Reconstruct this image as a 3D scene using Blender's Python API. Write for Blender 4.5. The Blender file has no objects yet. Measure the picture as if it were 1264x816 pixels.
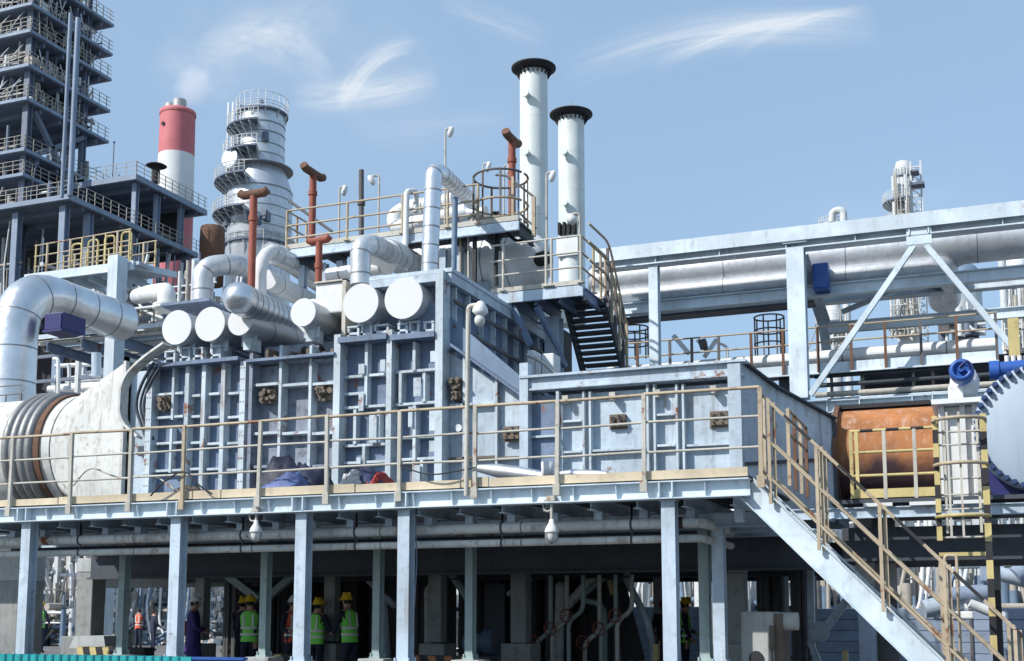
import bpy, math, random
from mathutils import Vector, Matrix
R=random.Random(7)
sc=bpy.context.scene; COL=sc.collection
pi=math.pi
# ------------------------------------------------------------------ camera
F=1489.0; PITCH=math.atan(187/1489); YAW=math.radians(21.4); EYE=Vector((0,0,1.4))
fw=Vector((-math.sin(YAW)*math.cos(PITCH),math.cos(YAW)*math.cos(PITCH),math.sin(PITCH)))
rt=Vector((math.cos(YAW),math.sin(YAW),0)); upv=rt.cross(fw)
cd=bpy.data.cameras.new('camera'); cam=bpy.data.objects.new('camera',cd); COL.objects.link(cam)
cam.location=EYE; cam.rotation_euler=(pi/2+PITCH,0,YAW)
cd.sensor_width=36; cd.lens=36*F/1264; cd.shift_y=165/1264; cd.clip_start=.1; cd.clip_end=6000
sc.camera=cam
def ray(u,v): return fw+rt*((u-632)/F)-upv*((v-573)/F)
def P(u,v,Y):                     # world point on the plane y = Y seen in that direction
    d=ray(u,v); return EYE+d*(Y/d.y)
def PX(u,v,X):
    d=ray(u,v); return EYE+d*(X/d.x)
def SC(u,Y):                      # pixels per metre there
    d=ray(u,573); return F*d.y/Y
# ------------------------------------------------------------------ materials
def srgb(r,g,b): return tuple(((c/255)/12.92 if c<=10 else (((c/255)+.055)/1.055)**2.4) for c in (r,g,b))
MATS={}
def mat(name,c,rough=.5,zdark=None,metal=0,dirt=None,da=.35,rust=0,run=0,scale=1.0,bump=.1,streak=.3,var=.12,spec=.4,rustc=(.16,.055,.02)):
    m=bpy.data.materials.new(name); m.use_nodes=True; nt=m.node_tree; N=nt.nodes; L=nt.links
    b=N['Principled BSDF']; b.inputs['Metallic'].default_value=metal
    b.inputs['Specular IOR Level'].default_value=spec
    tc=N.new('ShaderNodeTexCoord'); oi=N.new('ShaderNodeObjectInfo')
    sc_=N.new('ShaderNodeVectorMath'); sc_.operation='SCALE'; sc_.inputs[0].default_value=(37,51,23)
    L.new(oi.outputs['Random'],sc_.inputs['Scale'])
    ad=N.new('ShaderNodeVectorMath'); ad.operation='ADD'; L.new(tc.outputs['Object'],ad.inputs[0]); L.new(sc_.outputs[0],ad.inputs[1])
    def noise(s,det=5,vec=None,ro=.6):
        n=N.new('ShaderNodeTexNoise'); n.inputs['Scale'].default_value=s; n.inputs['Detail'].default_value=det; n.inputs['Roughness'].default_value=ro
        L.new((vec or ad).outputs[0],n.inputs['Vector']); return n
    def ramp(src,a,b_):
        r=N.new('ShaderNodeMapRange'); r.inputs['From Min'].default_value=a; r.inputs['From Max'].default_value=b_; r.interpolation_type='SMOOTHSTEP'
        L.new(src,r.inputs['Value']); return r
    def mix(f,a,bb):
        x=N.new('ShaderNodeMix'); x.data_type='RGBA'
        if isinstance(f,float): x.inputs[0].default_value=f
        else: L.new(f,x.inputs[0])
        for s,v in ((6,a),(7,bb)):
            if isinstance(v,tuple): x.inputs[s].default_value=(*v,1)
            else: L.new(v,x.inputs[s])
        return x.outputs[2]
    big=noise(.9*scale); fine=noise(7*scale,8)
    dirt=dirt or tuple(x*.35 for x in c)
    v1=ramp(big.outputs['Fac'],.35,.7)
    c1=mix(v1.outputs[0],tuple(x*(1-var) for x in c),tuple(min(1,x*(1+var)) for x in c))
    # vertical streaks of grime
    mp=N.new('ShaderNodeMapping'); mp.inputs['Scale'].default_value=(9*scale,9*scale,.7*scale); L.new(ad.outputs[0],mp.inputs['Vector'])
    st=noise(1,6,mp,.65); r2=ramp(st.outputs['Fac'],.5,.78)
    m2=N.new('ShaderNodeMath'); m2.operation='MULTIPLY'; m2.inputs[1].default_value=streak; L.new(r2.outputs[0],m2.inputs[0])
    c2=mix(m2.outputs[0],c1,dirt)
    r3=ramp(fine.outputs['Fac'],.52,.72); m3=N.new('ShaderNodeMath'); m3.operation='MULTIPLY'; m3.inputs[1].default_value=da; L.new(r3.outputs[0],m3.inputs[0])
    c3=mix(m3.outputs[0],c2,dirt)
    if rust>0:
        rn=noise(1.7*scale,9,None,.72); r4=ramp(rn.outputs['Fac'],.72-rust*.3,.80-rust*.3)
        rc=mix(fine.outputs['Fac'],tuple(x*.5 for x in rustc),tuple(x*2.2 for x in rustc))
        c3=mix(r4.outputs[0],c3,rc)
        if metal>0:
            mm=N.new('ShaderNodeMath'); mm.operation='MULTIPLY_ADD'; mm.inputs[1].default_value=-metal; mm.inputs[2].default_value=metal; L.new(r4.outputs[0],mm.inputs[0]); L.new(mm.outputs[0],b.inputs['Metallic'])
    if run>0:                                   # brown rust runs down the plates
        m5=N.new('ShaderNodeMapping'); m5.inputs['Scale'].default_value=(5,5,.45); L.new(ad.outputs[0],m5.inputs['Vector'])
        rs=noise(1,7,m5,.7); rm=noise(.55,3); q1=ramp(rs.outputs['Fac'],.50,.66); q2=ramp(rm.outputs['Fac'],.50,.62)
        q3=N.new('ShaderNodeMath'); q3.operation='MULTIPLY'; L.new(q1.outputs[0],q3.inputs[0]); L.new(q2.outputs[0],q3.inputs[1])
        q4=N.new('ShaderNodeMath'); q4.operation='MULTIPLY'; q4.inputs[1].default_value=run; L.new(q3.outputs[0],q4.inputs[0])
        c3=mix(q4.outputs[0],c3,(.22,.13,.075))
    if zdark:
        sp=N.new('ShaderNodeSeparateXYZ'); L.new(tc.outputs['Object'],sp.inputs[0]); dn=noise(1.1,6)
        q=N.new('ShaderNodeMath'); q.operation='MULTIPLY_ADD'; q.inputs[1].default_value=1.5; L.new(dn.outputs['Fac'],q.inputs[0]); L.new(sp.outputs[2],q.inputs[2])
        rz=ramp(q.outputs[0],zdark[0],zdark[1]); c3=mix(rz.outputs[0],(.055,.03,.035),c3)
    L.new(c3,b.inputs['Base Color'])
    rr=N.new('ShaderNodeMapRange'); rr.inputs['To Min'].default_value=max(.05,rough-.12); rr.inputs['To Max'].default_value=min(1,rough+.2); L.new(fine.outputs['Fac'],rr.inputs['Value']); L.new(rr.outputs[0],b.inputs['Roughness'])
    if bump>0:
        bp=N.new('ShaderNodeBump'); bp.inputs['Strength'].default_value=bump; bp.inputs['Distance'].default_value=.02/scale; L.new(fine.outputs['Fac'],bp.inputs['Height'])
        if metal>.3 or bump>.25:
            b2=N.new('ShaderNodeBump'); b2.inputs['Strength'].default_value=.35; b2.inputs['Distance'].default_value=.03/scale
            n2=noise(3*scale,2); L.new(n2.outputs['Fac'],b2.inputs['Height']); L.new(b2.outputs[0],bp.inputs['Normal'])
        L.new(bp.outputs[0],b.inputs['Normal'])
    MATS[name]=m; return m
RUSTY=(.18,.07,.03)
mat('steel_paint',(.46,.55,.63),.48,run=.65,rust=.36,da=.35,streak=.55,var=.16,bump=.28,dirt=(.15,.15,.16))
mat('beam_paint',(.59,.68,.74),.45,run=.3,rust=.28,da=.28,streak=.3,var=.14)
mat('panel_paint',(.16,.22,.32),.55,rust=.42,run=.75,da=.45,streak=.6,bump=.3,var=.2,dirt=(.08,.08,.09))
mat('rib_paint',(.52,.60,.65),.5,run=.7,rust=.5,da=.42,streak=.5,var=.16,dirt=(.16,.15,.15))
mat('green_paint',(.36,.46,.45),.5,rust=.15,da=.3,streak=.4)
mat('old_panel',(.24,.28,.35),.6,run=.8,rust=.5,da=.6,streak=.7,dirt=(.06,.05,.05))
mat('duct_white',(.60,.61,.58),.6,run=.6,rust=.38,da=.45,streak=.7,dirt=(.16,.13,.11))
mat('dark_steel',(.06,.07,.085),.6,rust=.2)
mat('blue_steel',(.16,.23,.32),.5,rust=.1)
mat('far_steel',(.15,.18,.24),.6,scale=.25,bump=0,da=.4)
mat('far_blue',(.22,.28,.37),.5,scale=.25,bump=0)
mat('far_tan',(.40,.37,.32),.7,scale=.5,bump=0,da=.5)
mat('far_white',(.62,.64,.64),.45,scale=.3,bump=0,streak=.35,da=.3)
mat('far_silver',(.60,.63,.66),.38,metal=.55,scale=.3,bump=0,streak=.25,da=.2)
mat('silver',(.72,.74,.76),.30,metal=.85,da=.12,streak=.15,bump=.06,dirt=(.3,.3,.3))
mat('silver_dull',(.58,.60,.62),.42,metal=.55,da=.35,streak=.35,bump=.15,dirt=(.25,.23,.2),rust=.08)
mat('seam',(.28,.28,.28),.5,metal=.5)
mat('white_cap',(.68,.69,.69),.5,da=.05,streak=.08,var=.03,dirt=(.5,.48,.44))
mat('white_paint',(.72,.73,.72),.45,da=.15,streak=.25,dirt=(.3,.28,.25))
mat('stack_white',(.66,.71,.69),.45,da=.12,streak=.22,dirt=(.35,.33,.30),scale=.7)
mat('rail_tan',(.45,.37,.26),.55,rust=.5,da=.5,dirt=(.12,.08,.05))
mat('rail_grey',(.48,.46,.40),.55,rust=.45,da=.4)
mat('rail_dark',(.12,.11,.11),.6,rust=.4)
mat('timber',(.58,.49,.35),.7,da=.35,streak=.1,dirt=(.28,.2,.12),var=.18)
mat('yellow',(.55,.45,.20),.5,rust=.25,da=.4,dirt=(.2,.14,.05))
mat('black',(.025,.025,.028),.6)
mat('soot',(.03,.027,.028),.8)
mat('red_oxide',(.30,.085,.055),.6,da=.3,rust=.2,streak=.3)
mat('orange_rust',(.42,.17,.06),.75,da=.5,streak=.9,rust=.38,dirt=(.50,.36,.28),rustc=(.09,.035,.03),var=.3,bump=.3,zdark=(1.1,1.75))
mat('brown_rust',(.16,.085,.055),.8,da=.5,streak=.5,rust=.3)
mat('rust_iron',(.17,.14,.11),.85,da=.6,rust=.25,bump=.4)
mat('blue_machine',(.03,.10,.36),.35,da=.15,var=.1)
mat('navy',(.03,.03,.14),.4)
mat('bolt_blue',(.03,.06,.16),.5)
mat('flange_blue',(.36,.44,.52),.45,da=.05,streak=.12,var=.05)
mat('concrete',(.27,.28,.27),.85,da=.4,streak=.6,dirt=(.10,.10,.10),bump=.3)
mat('concrete_light',(.42,.44,.44),.85,da=.3,streak=.5,dirt=(.18,.18,.18),bump=.3)
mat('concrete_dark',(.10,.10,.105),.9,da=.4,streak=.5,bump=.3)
mat('ground',(.16,.155,.15),.95,scale=.3,da=.5,bump=.3)
mat('road',(.07,.07,.072),.9,scale=.5,bump=.3)
mat('sheet_blue',(.26,.32,.42),.5,streak=.4,da=.3)
mat('tarp_teal',(.02,.34,.36),.5,streak=.2)
mat('tarp_dark',(.03,.035,.075),.55,var=.5,bump=.3)
mat('tarp_blue',(.12,.16,.34),.6,var=.3)
mat('cloth_white',(.6,.58,.57),.8); mat('cloth_red',(.42,.06,.05),.8)
mat('chim_red',(.52,.15,.16),.6,scale=.15,bump=0,da=.15,streak=.3,dirt=(.3,.1,.09))  # red paled, distance haze is put into the colour
mat('chim_white',(.66,.67,.66),.6,scale=.15,bump=0,da=.12,streak=.3,dirt=(.4,.38,.35))
mat('chim_metal',(.45,.46,.46),.5,metal=.4,scale=.3,bump=0)
mat('skin',(.45,.27,.19),.55,da=0,streak=0,bump=0,var=.05)
mat('hi_green',(.22,.75,.10),.6,da=.05,streak=0,bump=0,var=.06)
mat('hi_orange',(.75,.12,.05),.6,da=.05,streak=0,bump=0,var=.06)
mat('reflect',(.7,.7,.66),.4,da=0,streak=0,bump=0)
mat('workwear',(.025,.03,.055),.85,var=.3,bump=.2); mat('purple_coat',(.05,.03,.17),.7,var=.25,bump=.2)
mat('hat_yellow',(.75,.47,.03),.3,da=.05,streak=0,bump=0,var=.04); mat('hat_white',(.75,.77,.8),.3,da=.05,streak=0,bump=0,var=.04)
mat('hair',(.02,.016,.014),.8,bump=0); mat('boot',(.03,.028,.025),.7,bump=0)
mat('glass_lamp',(.62,.64,.62),.2,da=.2,streak=.1)
mat('cabinet_grey',(.45,.47,.45),.5,streak=.5,da=.3,rust=.18)
mat('shade_black',(.05,.05,.055),.9)  # near-black colour for the added shade walls and sheet
M=MATS
# ------------------------------------------------------------------ mesh builder
class G:
    def __init__(s): s.v=[]; s.f=[]; s.sm=[]; s.mi=[]; s.m=0
    def add(s,vs,fs,smooth=False):
        o=len(s.v); s.v+= [Vector(x) for x in vs]
        for f in fs:
            s.f.append([i+o for i in f]); s.sm.append(smooth); s.mi.append(s.m)
        return s
    def box(s,a,b):
        x0,x1=sorted((a[0],b[0])); y0,y1=sorted((a[1],b[1])); z0,z1=sorted((a[2],b[2]))
        return s.add([(x0,y0,z0),(x1,y0,z0),(x1,y1,z0),(x0,y1,z0),(x0,y0,z1),(x1,y0,z1),(x1,y1,z1),(x0,y1,z1)],
          [(0,3,2,1),(4,5,6,7),(0,1,5,4),(1,2,6,5),(2,3,7,6),(3,0,4,7)])
    def frame(s,a,b,up=(0,0,1)):
        a=Vector(a); b=Vector(b); d=(b-a).normalized(); up=Vector(up)
        if abs(d.dot(up))>.98: up=Vector((0,1,0)) if abs(d.y)<.9 else Vector((1,0,0))
        r=d.cross(up).normalized(); u=r.cross(d).normalized(); return a,b,r,u
    def prof(s,a,b,pts,up=(0,0,1),smooth=False,pts2=None):       # extrude closed 2D profile
        a,b,r,u=s.frame(a,b,up); n=len(pts); q=pts2 or pts
        vs=[a+r*x+u*y for x,y in pts]+[b+r*x+u*y for x,y in q]
        s.add(vs,[(i,(i+1)%n,n+(i+1)%n,n+i) for i in range(n)],smooth)
        s.add(vs,[tuple(range(n-1,-1,-1)),tuple(range(n,2*n))]); return s
    def bar(s,a,b,w,h=None,up=(0,0,1)):
        h=h or w; return s.prof(a,b,[(-w/2,-h/2),(w/2,-h/2),(w/2,h/2),(-w/2,h/2)],up)
    def ibeam(s,a,b,w,h,t=.02,up=(0,0,1)):
        W,H,k=w/2,h/2,t/2
        return s.prof(a,b,[(-W,-H),(W,-H),(W,-H+t),(k,-H+t),(k,H-t),(W,H-t),(W,H),(-W,H),(-W,H-t),(-k,H-t),(-k,-H+t),(-W,-H+t)],up)
    def chan(s,a,b,w,h,t=.02,up=(0,0,1)):       # channel, web on -r side
        W,H=w/2,h/2
        return s.prof(a,b,[(-W,-H),(W,-H),(W,-H+t),(-W+t,-H+t),(-W+t,H-t),(W,H-t),(W,H),(-W,H)],up)
    def cyl(s,a,b,r,n=16,r2=None,caps=True):
        r2=r if r2 is None else r2
        a,b,x,y=s.frame(a,b)
        c=[(math.cos(2*pi*i/n),math.sin(2*pi*i/n)) for i in range(n)]
        va=[a+x*(p*r)+y*(q*r) for p,q in c]; vb=[b+x*(p*r2)+y*(q*r2) for p,q in c]
        s.add(va+vb,[(i,(i+1)%n,n+(i+1)%n,n+i) for i in range(n)],True)
        if caps: s.add(va,[tuple(range(n-1,-1,-1))]); s.add(vb,[tuple(range(n))])
        return s
    def tube(s,pts,r,n=10,caps=True):
        pts=[Vector(p) for p in pts]; rings=[]; up=None
        for i,p in enumerate(pts):
            d=((pts[min(i+1,len(pts)-1)]-pts[max(i-1,0)])).normalized()
            if up is None:
                up=Vector((0,0,1)) if abs(d.z)<.9 else Vector((0,1,0))
            x=d.cross(up).normalized(); up=x.cross(d).normalized()
            rr=r[i] if isinstance(r,(list,tuple)) else r
            rings+= [p+x*(math.cos(2*pi*k/n)*rr)+up*(math.sin(2*pi*k/n)*rr) for k in range(n)]
        fs=[(j*n+k,j*n+(k+1)%n,(j+1)*n+(k+1)%n,(j+1)*n+k) for j in range(len(pts)-1) for k in range(n)]
        s.add(rings,fs,True)
        if caps:
            s.add(rings[:n],[tuple(range(n-1,-1,-1))]); s.add(rings[-n:],[tuple(range(n))])
        return s
    def lathe(s,prof,base,n=24,axis=(0,0,1),a0=0,a1=2*pi,smooth=True):   # prof list of (r,h)
        base=Vector(base); d=Vector(axis).normalized(); up=Vector((0,1,0)) if abs(d.y)<.9 else Vector((0,0,1))
        x=d.cross(up).normalized(); y=d.cross(x).normalized(); full=abs(a1-a0-2*pi)<1e-6
        m=n if full else n+1
        vs=[base+d*h+x*(math.cos(a0+(a1-a0)*k/n)*r)+y*(math.sin(a0+(a1-a0)*k/n)*r) for r,h in prof for k in range(m)]
        fs=[]
        for j in range(len(prof)-1):
            for k in range(n):
                k2=(k+1)%m; fs.append((j*m+k,j*m+k2,(j+1)*m+k2,(j+1)*m+k))
        return s.add(vs,fs,smooth)
    def slab(s,pts,vec):                          # polygon extruded
        pts=[Vector(p) for p in pts]; vec=Vector(vec); n=len(pts)
        s.add(pts+[p+vec for p in pts],[tuple(range(n-1,-1,-1)),tuple(range(n,2*n))]+[(i,(i+1)%n,n+(i+1)%n,n+i) for i in range(n)]); return s
    def loft(s,A,B,smooth=True):
        n=len(A); return s.add(list(A)+list(B),[(i,(i+1)%n,n+(i+1)%n,n+i) for i in range(n)],smooth)
    def blob(s,c,rx,ry,rz,n=12,m=8,jit=0,rnd=R):
        c=Vector(c); vs=[]
        for j in range(m+1):
            t=pi*j/m
            for k in range(n):
                p=2*pi*k/n; q=1+rnd.uniform(-jit,jit)
                vs.append(c+Vector((rx*math.sin(t)*math.cos(p),ry*math.sin(t)*math.sin(p),rz*math.cos(t)))*q)
        fs=[(j*n+k,(j+1)*n+k,(j+1)*n+(k+1)%n,j*n+(k+1)%n) for j in range(m) for k in range(n)]
        return s.add(vs,fs,True)
def arc(pts,br=.3,seg=6):                          # round the corners of a polyline
    pts=[Vector(p) for p in pts]; out=[pts[0]]
    for i in range(1,len(pts)-1):
        a,b,c=pts[i-1],pts[i],pts[i+1]; d1=(a-b); d2=(c-b); r=min(br,d1.length*.49,d2.length*.49)
        p0=b+d1.normalized()*r; p1=b+d2.normalized()*r
        for k in range(seg+1):
            t=k/seg; out.append(p0*(1-t)**2+b*(2*t*(1-t))+p1*t*t)
    out.append(pts[-1]); return out
ORG={}
def thing(name,label,cat,loc,group=None,kind=None):
    o=bpy.data.objects.new(name,None); COL.objects.link(o); o.location=loc; o.empty_display_size=.2; ORG[o.name]=Vector(loc)
    o['label']=label; o['category']=cat
    if group: o['group']=group
    if kind: o['kind']=kind
    return o
def mk(name,g,mats,parent=None,label=None,cat=None,group=None,kind=None,bevel=0):
    xs=[v.x for v in g.v]; ys=[v.y for v in g.v]; zs=[v.z for v in g.v]
    o0=Vector(((min(xs)+max(xs))/2,(min(ys)+max(ys))/2,min(zs)))
    me=bpy.data.meshes.new(name); me.from_pydata([tuple(v-o0) for v in g.v],[],g.f)
    me.polygons.foreach_set('use_smooth',g.sm); me.polygons.foreach_set('material_index',g.mi)
    if not isinstance(mats,(list,tuple)): mats=[mats]
    for m in mats: me.materials.append(M[m])
    me.update()
    o=bpy.data.objects.new(name,me); COL.objects.link(o); ORG[o.name]=o0
    if parent: o.parent=parent; o.location=o0-ORG[parent.name]
    else: o.location=o0
    if label: o['label']=label
    if cat: o['category']=cat
    if group: o['group']=group
    if kind: o['kind']=kind
    if bevel:
        b=o.modifiers.new('b','BEVEL'); b.width=bevel; b.segments=2; b.limit_method='ANGLE'
    return o
def railing(root,a,b,heights,npost=None,posts=None,r=.025,pr=.03,mt='rail_tan',square=False,one=False,toe=0,pm=None):
    """guard rail from a to b (floor level); posts given as fractions"""
    a=Vector(a); b=Vector(b)
    if posts is None: posts=[i/(npost-1) for i in range(npost)]
    H=heights[0]; z=Vector((0,0,1)); pm=pm or mt
    if one:
        g=G()
        for h in heights: g.bar(a+z*h,b+z*h,r*2)
        for t in posts: g.bar(a.lerp(b,t),a.lerp(b,t)+z*H,pr*2)
        if toe: g.bar(a+z*toe/2,b+z*toe/2,.03,toe)
        return mk('railing',g,mt,root)
    for h in heights: mk('rail',G().cyl(a+z*h,b+z*h,r,8),mt,root)
    for t in posts:
        p=a.lerp(b,t); g=G()
        if square: g.bar(p,p+z*(H),pr*2)
        else: g.cyl(p,p+z*(H),pr,8)
        g.box(p-Vector((pr*2,pr*2,0)),p+Vector((pr*2,pr*2,.02)))
        mk('post',g,pm,root)
def pipe(name,label,pts,r,mt,cat='pipe',br=.4,n=20,bands=0,group=None,parent=None,flanges=(),bm='seam'):
    path=arc(pts,br,8); root=parent
    if parent is None and (bands or flanges):
        root=thing(name,label,cat,path[0],group); o=mk('pipe_run',G().tube(path,r,n),mt,root)
    else: o=mk(name,G().tube(path,r,n),mt,parent,None if parent else label,None if parent else cat,None if parent else group)
    if bands:
        g=G(); acc=0; nxt=bands/2
        for p,q in zip(path,path[1:]):
            L=(q-p).length
            while nxt<=acc+L:
                c=p.lerp(q,(nxt-acc)/L); d=(q-p).normalized(); g.cyl(c-d*.015,c+d*.015,r*1.012,n); nxt+=bands
            acc+=L
        if g.v: mk('cladding_seam',g,bm,root or o)
    for t in flanges:
        k=max(0,min(len(path)-2,int(t*(len(path)-1)))); p,q=path[k],path[k+1]; d=(q-p).normalized(); c=p.lerp(q,.5)
        mk('flange',G().cyl(c-d*.05,c-d*.004,r*1.5,n).cyl(c+d*.004,c+d*.05,r*1.5,n),mt,root or o)
    return root or o
# ================================================================== SETTING
g=G(); g.add([(-4000,-200,0),(4000,-200,0),(4000,5000,0),(-4000,5000,0)],[(0,1,2,3)]); mk('ground',g,'ground',kind='structure')
g=G(); g.add([(-200,-30,.004),(200,-30,.004),(200,13.6,.004),(-200,13.6,.004)],[(0,1,2,3)]); mk('road',g,'road',kind='structure')
g=G(); g.box((-60,13.6,0),(40,13.8,.13)); mk('kerb',g,'concrete_light',kind='structure')
# ================================================================== FRONT PLATFORM
Yp=16.0
ZD=P(500,608,Yp).z                       # top of the front beam
ZB=P(500,628,Yp).z
XL=P(-60,640,Yp).x; XR=P(926,600,Yp).x
Yf=18.6
XB=P(700,560,Yp).x
plat=thing('walkway_platform','long pale blue steel walkway platform with timber toe board running in front of the furnace','platform',(XL+8,Yp+1,0))
g=G(); g.chan((XL,Yp+.05,(ZD+ZB)/2),(XR,Yp+.05,(ZD+ZB)/2),.12,ZD-ZB,.015)
g.v=[Vector((p.x,2*(Yp+.05)-p.y,p.z)) for p in g.v]; g.f=[f[::-1] for f in g.f]
mk('front_beam',g,'beam_paint',plat)
g=G(); g.box((XL,Yp+.0,ZD+.004),(XR,Yf+2,ZD+.04)); mk('floor_plate',g,'dark_steel',plat)
x=XL+.3
while x<XR-.3:                           # web stiffeners
    mk('stiffener',G().slab([(x,Yp-.11,ZD-.02),(x,Yp-.02,ZD-.02),(x,Yp-.02,ZB+.02),(x,Yp-.05,ZB+.02)],(.012,0,0)),'beam_paint',plat); x+=.62
g=G().box((XL,Yp-.13,ZD-.016),(XR,Yp-.012,ZD)).box((XL,Yp-.13,ZB),(XR,Yp-.012,ZB+.016)); mk('beam_flange',g,'beam_paint',plat)
x=XR-.25; k=0
while x>XL:
    g=G(); g.ibeam((x,Yp+.12,ZB-.0),(x,Yf+3,ZB-.0),.10,.20,.012)
    g.prof((x-.06,Yp+.55,ZB-.1),(x+.06,Yp+.55,ZB-.1),[(-.09,0),(.09,0),(.09,-.12),(.05,-.2),(-.05,-.2),(-.09,-.12)])
    mk('joist',g,'steel_paint',plat); x-=.67
for dy in (1.1,2.2,3.4): mk('cross_beam',G().ibeam((XL,Yp+dy,ZB-.22),(XR,Yp+dy,ZB-.22),.12,.2,.012),'steel_paint',plat)
g=G(); yy=[XL,*[P(u,600,Yp).x for u in (-5,75,240,275,440,570,605,925)]]
for a,b in zip(yy,yy[1:]): g.box((a+.012,Yp-.045,ZD+.03+R.uniform(0,.012)),(b-.012,Yp-.01,ZD+.165+R.uniform(-.02,.015)))
mk('toe_board',g,'timber',plat)
def hcol(u,vm,vt_z,zb,Y,w,h,mt,parent,name='column',cap=True):
    x=P(u,vm,Y).x; g=G().ibeam((x,Y,zb),(x,Y,vt_z),w,h,.02,up=(0,1,0))
    g.box((x-w*.75,Y-h*.7,zb),(x+w*.75,Y+h*.7,zb+.03))
    for sx in(-1,1):
        for sy in (-1,1): g.cyl((x+sx*w*.58,Y+sy*h*.55,zb+.03),(x+sx*w*.58,Y+sy*h*.55,zb+.09),.018,6)
    if cap: g.box((x-w*.6,Y-h*.6,vt_z-.02),(x+w*.6,Y+h*.6,vt_z))
    return mk(name,g,mt,parent),x
cols=[]
for u in (34,219,374,501,828):
    o,x=hcol(u,720,ZB-.004,.70,Yp+.08,.19,.2,'steel_paint',plat); cols.append(x)
    
    for dx in(-.1,.08): mk('stiffener',G().box((x+dx,Yp-.14,ZB+.02),(x+dx+.02,Yp-.02,ZD-.02)),'beam_paint',plat)
hcol(888,720,ZB-.1,.70,Yp+1.3,.17,.2,'steel_paint',plat); hcol(870,720,ZB-.1,.7,Yp+2.0,.15,.2,'green_paint',plat)
rc=[]
for u in (153,328,467,581):
    o,x=hcol(u,735,ZB-.12,.7,Yp+2.0,.13,.17,'green_paint',plat); rc.append(x)
for i,(x,Y) in enumerate([(c,Yp+.08) for c in cols]+[(P(888,720,Yp+1.3).x,Yp+1.3)]+[(c,Yp+2.0) for c in rc]+[(P(870,720,Yp+2).x,Yp+2.0)]):
    rank=['leftmost','second from left','third from left','fourth from left','fifth, beside the gap'][i] if i<5 else ''
    lb=(f'concrete plinth under a front walkway column, {rank}' if i<5 else 'concrete plinth under the column right of the gap' if i==5 else f'low concrete plinth under rear green column, {["first","second","third","fourth","last"][i-6]} from left')
    mk('plinth',G().box((x-.24,Y-.25,0),(x+.24,Y+.25,.70)),'concrete_light',None,lb,'plinth','concrete plinths under the platform columns',bevel=.02)
# railing
rl=thing('guard_railing','tan rusty four bar guard railing along the front edge of the walkway','railing',(XL+8,Yp,ZD))
ht=[P(494,v,Yp).z-ZD for v in (509,541,574)]
xs=[P(u,560,Yp-.08).x for u in (-60,16,90,163,228,321,405,494,587,688,795,939)]
z1=Vector((0,0,1))
for k,h in enumerate(ht):
    for a,b in zip(xs,xs[1:]):           # slightly uneven bars
        d1=R.uniform(-.015,.015); 
        mk('rail',G().cyl((a,Yp-.08,ZD+h+d1),(b,Yp-.08,ZD+h+R.uniform(-.01,.01)),.024 if k==0 else .018,8),'rail_tan' if k==0 else 'rail_grey',rl)
for i,x in enumerate(xs):
    g=G().bar((x,Yp-.1,ZD-.12),(x+R.uniform(-.02,.02),Yp-.1,ZD+ht[0]),.055,.05); g.box((x-.05,Yp-.15,ZD-.14),(x+.05,Yp-.12,ZD+.02)); mk('post',g,'rail_tan' if i in(4,11) else 'rail_grey',rl)
# pipes and lamps under the deck
for (v,d,lb,mt) in ((655,.155,'thick grey-white pipe slung just under the walkway deck, upper of the pair','duct_white'),(673,.11,'thinner pale pipe slung under the walkway, lower of the pair','duct_white')):
    z=P(500,v,Yp+.45).z; r=d/2; x1=P(866,650,Yp+.45).x
    t=thing('service_pipe',lb,'pipe',(XL+8,Yp+.45,z),'pipes slung under the walkway')
    mk('pipe_run',G().tube(arc([(XL,Yp+.45,z),(x1,Yp+.45,z),(x1,Yp+2.5,z)],.2),r,16),mt,t)
    xx=XL+1.3; g=G()
    while xx<x1: g.cyl((xx-.008,Yp+.45,z),(xx+.008,Yp+.45,z),r*1.06,16); xx+=2.3
    mk('weld_ring',g,'rust_iron',t)
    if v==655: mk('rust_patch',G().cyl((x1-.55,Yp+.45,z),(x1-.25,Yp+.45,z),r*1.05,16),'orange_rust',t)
    for u in (100,300,440,620,780):
        xh=P(u,650,Yp+.45).x; mk('hanger',G().bar((xh,Yp+.45,z+r),(xh,Yp+.45,ZB),.02).cyl((xh-.015,Yp+.45,z),(xh+.015,Yp+.45,z),r*1.12,16),'dark_steel',t)
mk('conduit',G().tube([(XL,Yp+1.0,P(500,668,Yp+1).z),(P(860,660,Yp+1).x,Yp+1.0,P(500,668,Yp+1).z)],.045,10),'dark_steel',None,'dark thin conduit running behind the two pipes below the deck','conduit')
for u,w in ((316,'left'),(681,'right')):
    x,_,z=P(u,655,Yp-.05); t=thing('hanging_lamp',f'white caged pendant work lamp under the deck edge, {w} one','lamp',(x,Yp-.05,z),'pendant lamps under the walkway')
    mk('stem',G().cyl((x,Yp-.05,z+.12),(x,Yp-.05,ZB+.06),.022,8).box((x-.06,Yp-.1,ZB+.03),(x+.06,Yp-.0,ZB+.1)).tube(arc([(x-.05,Yp-.05,ZB+.08),(x-.14,Yp-.05,ZB),(x-.1,Yp-.05,ZB-.12),(x,Yp-.05,ZB-.1)],.05),.014,6),'rail_grey',t)
    mk('lamp_housing',G().lathe([(.0,.15),(.03,.14),(.045,.08),(.085,.02),(.10,-.03),(.10,-.05),(0,-.05)],(x,Yp-.05,z+.02),20),'white_paint',t)
    mk('lamp_glass',G().lathe([(.085,0),(.085,-.06),(.06,-.12),(0,-.14)],(x,Yp-.05,z-.03),16),'glass_lamp',t)
    g=G()
    for k in range(6):
        a=k*pi/3; g.tube([(x+math.cos(a)*q,Yp-.05+math.sin(a)*q,z-.03-h) for q,h in ((.095,0),(.095,.06),(.068,.13),(0,.155))],.006,5)
    mk('lamp_cage',g,'seam',t)
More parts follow.
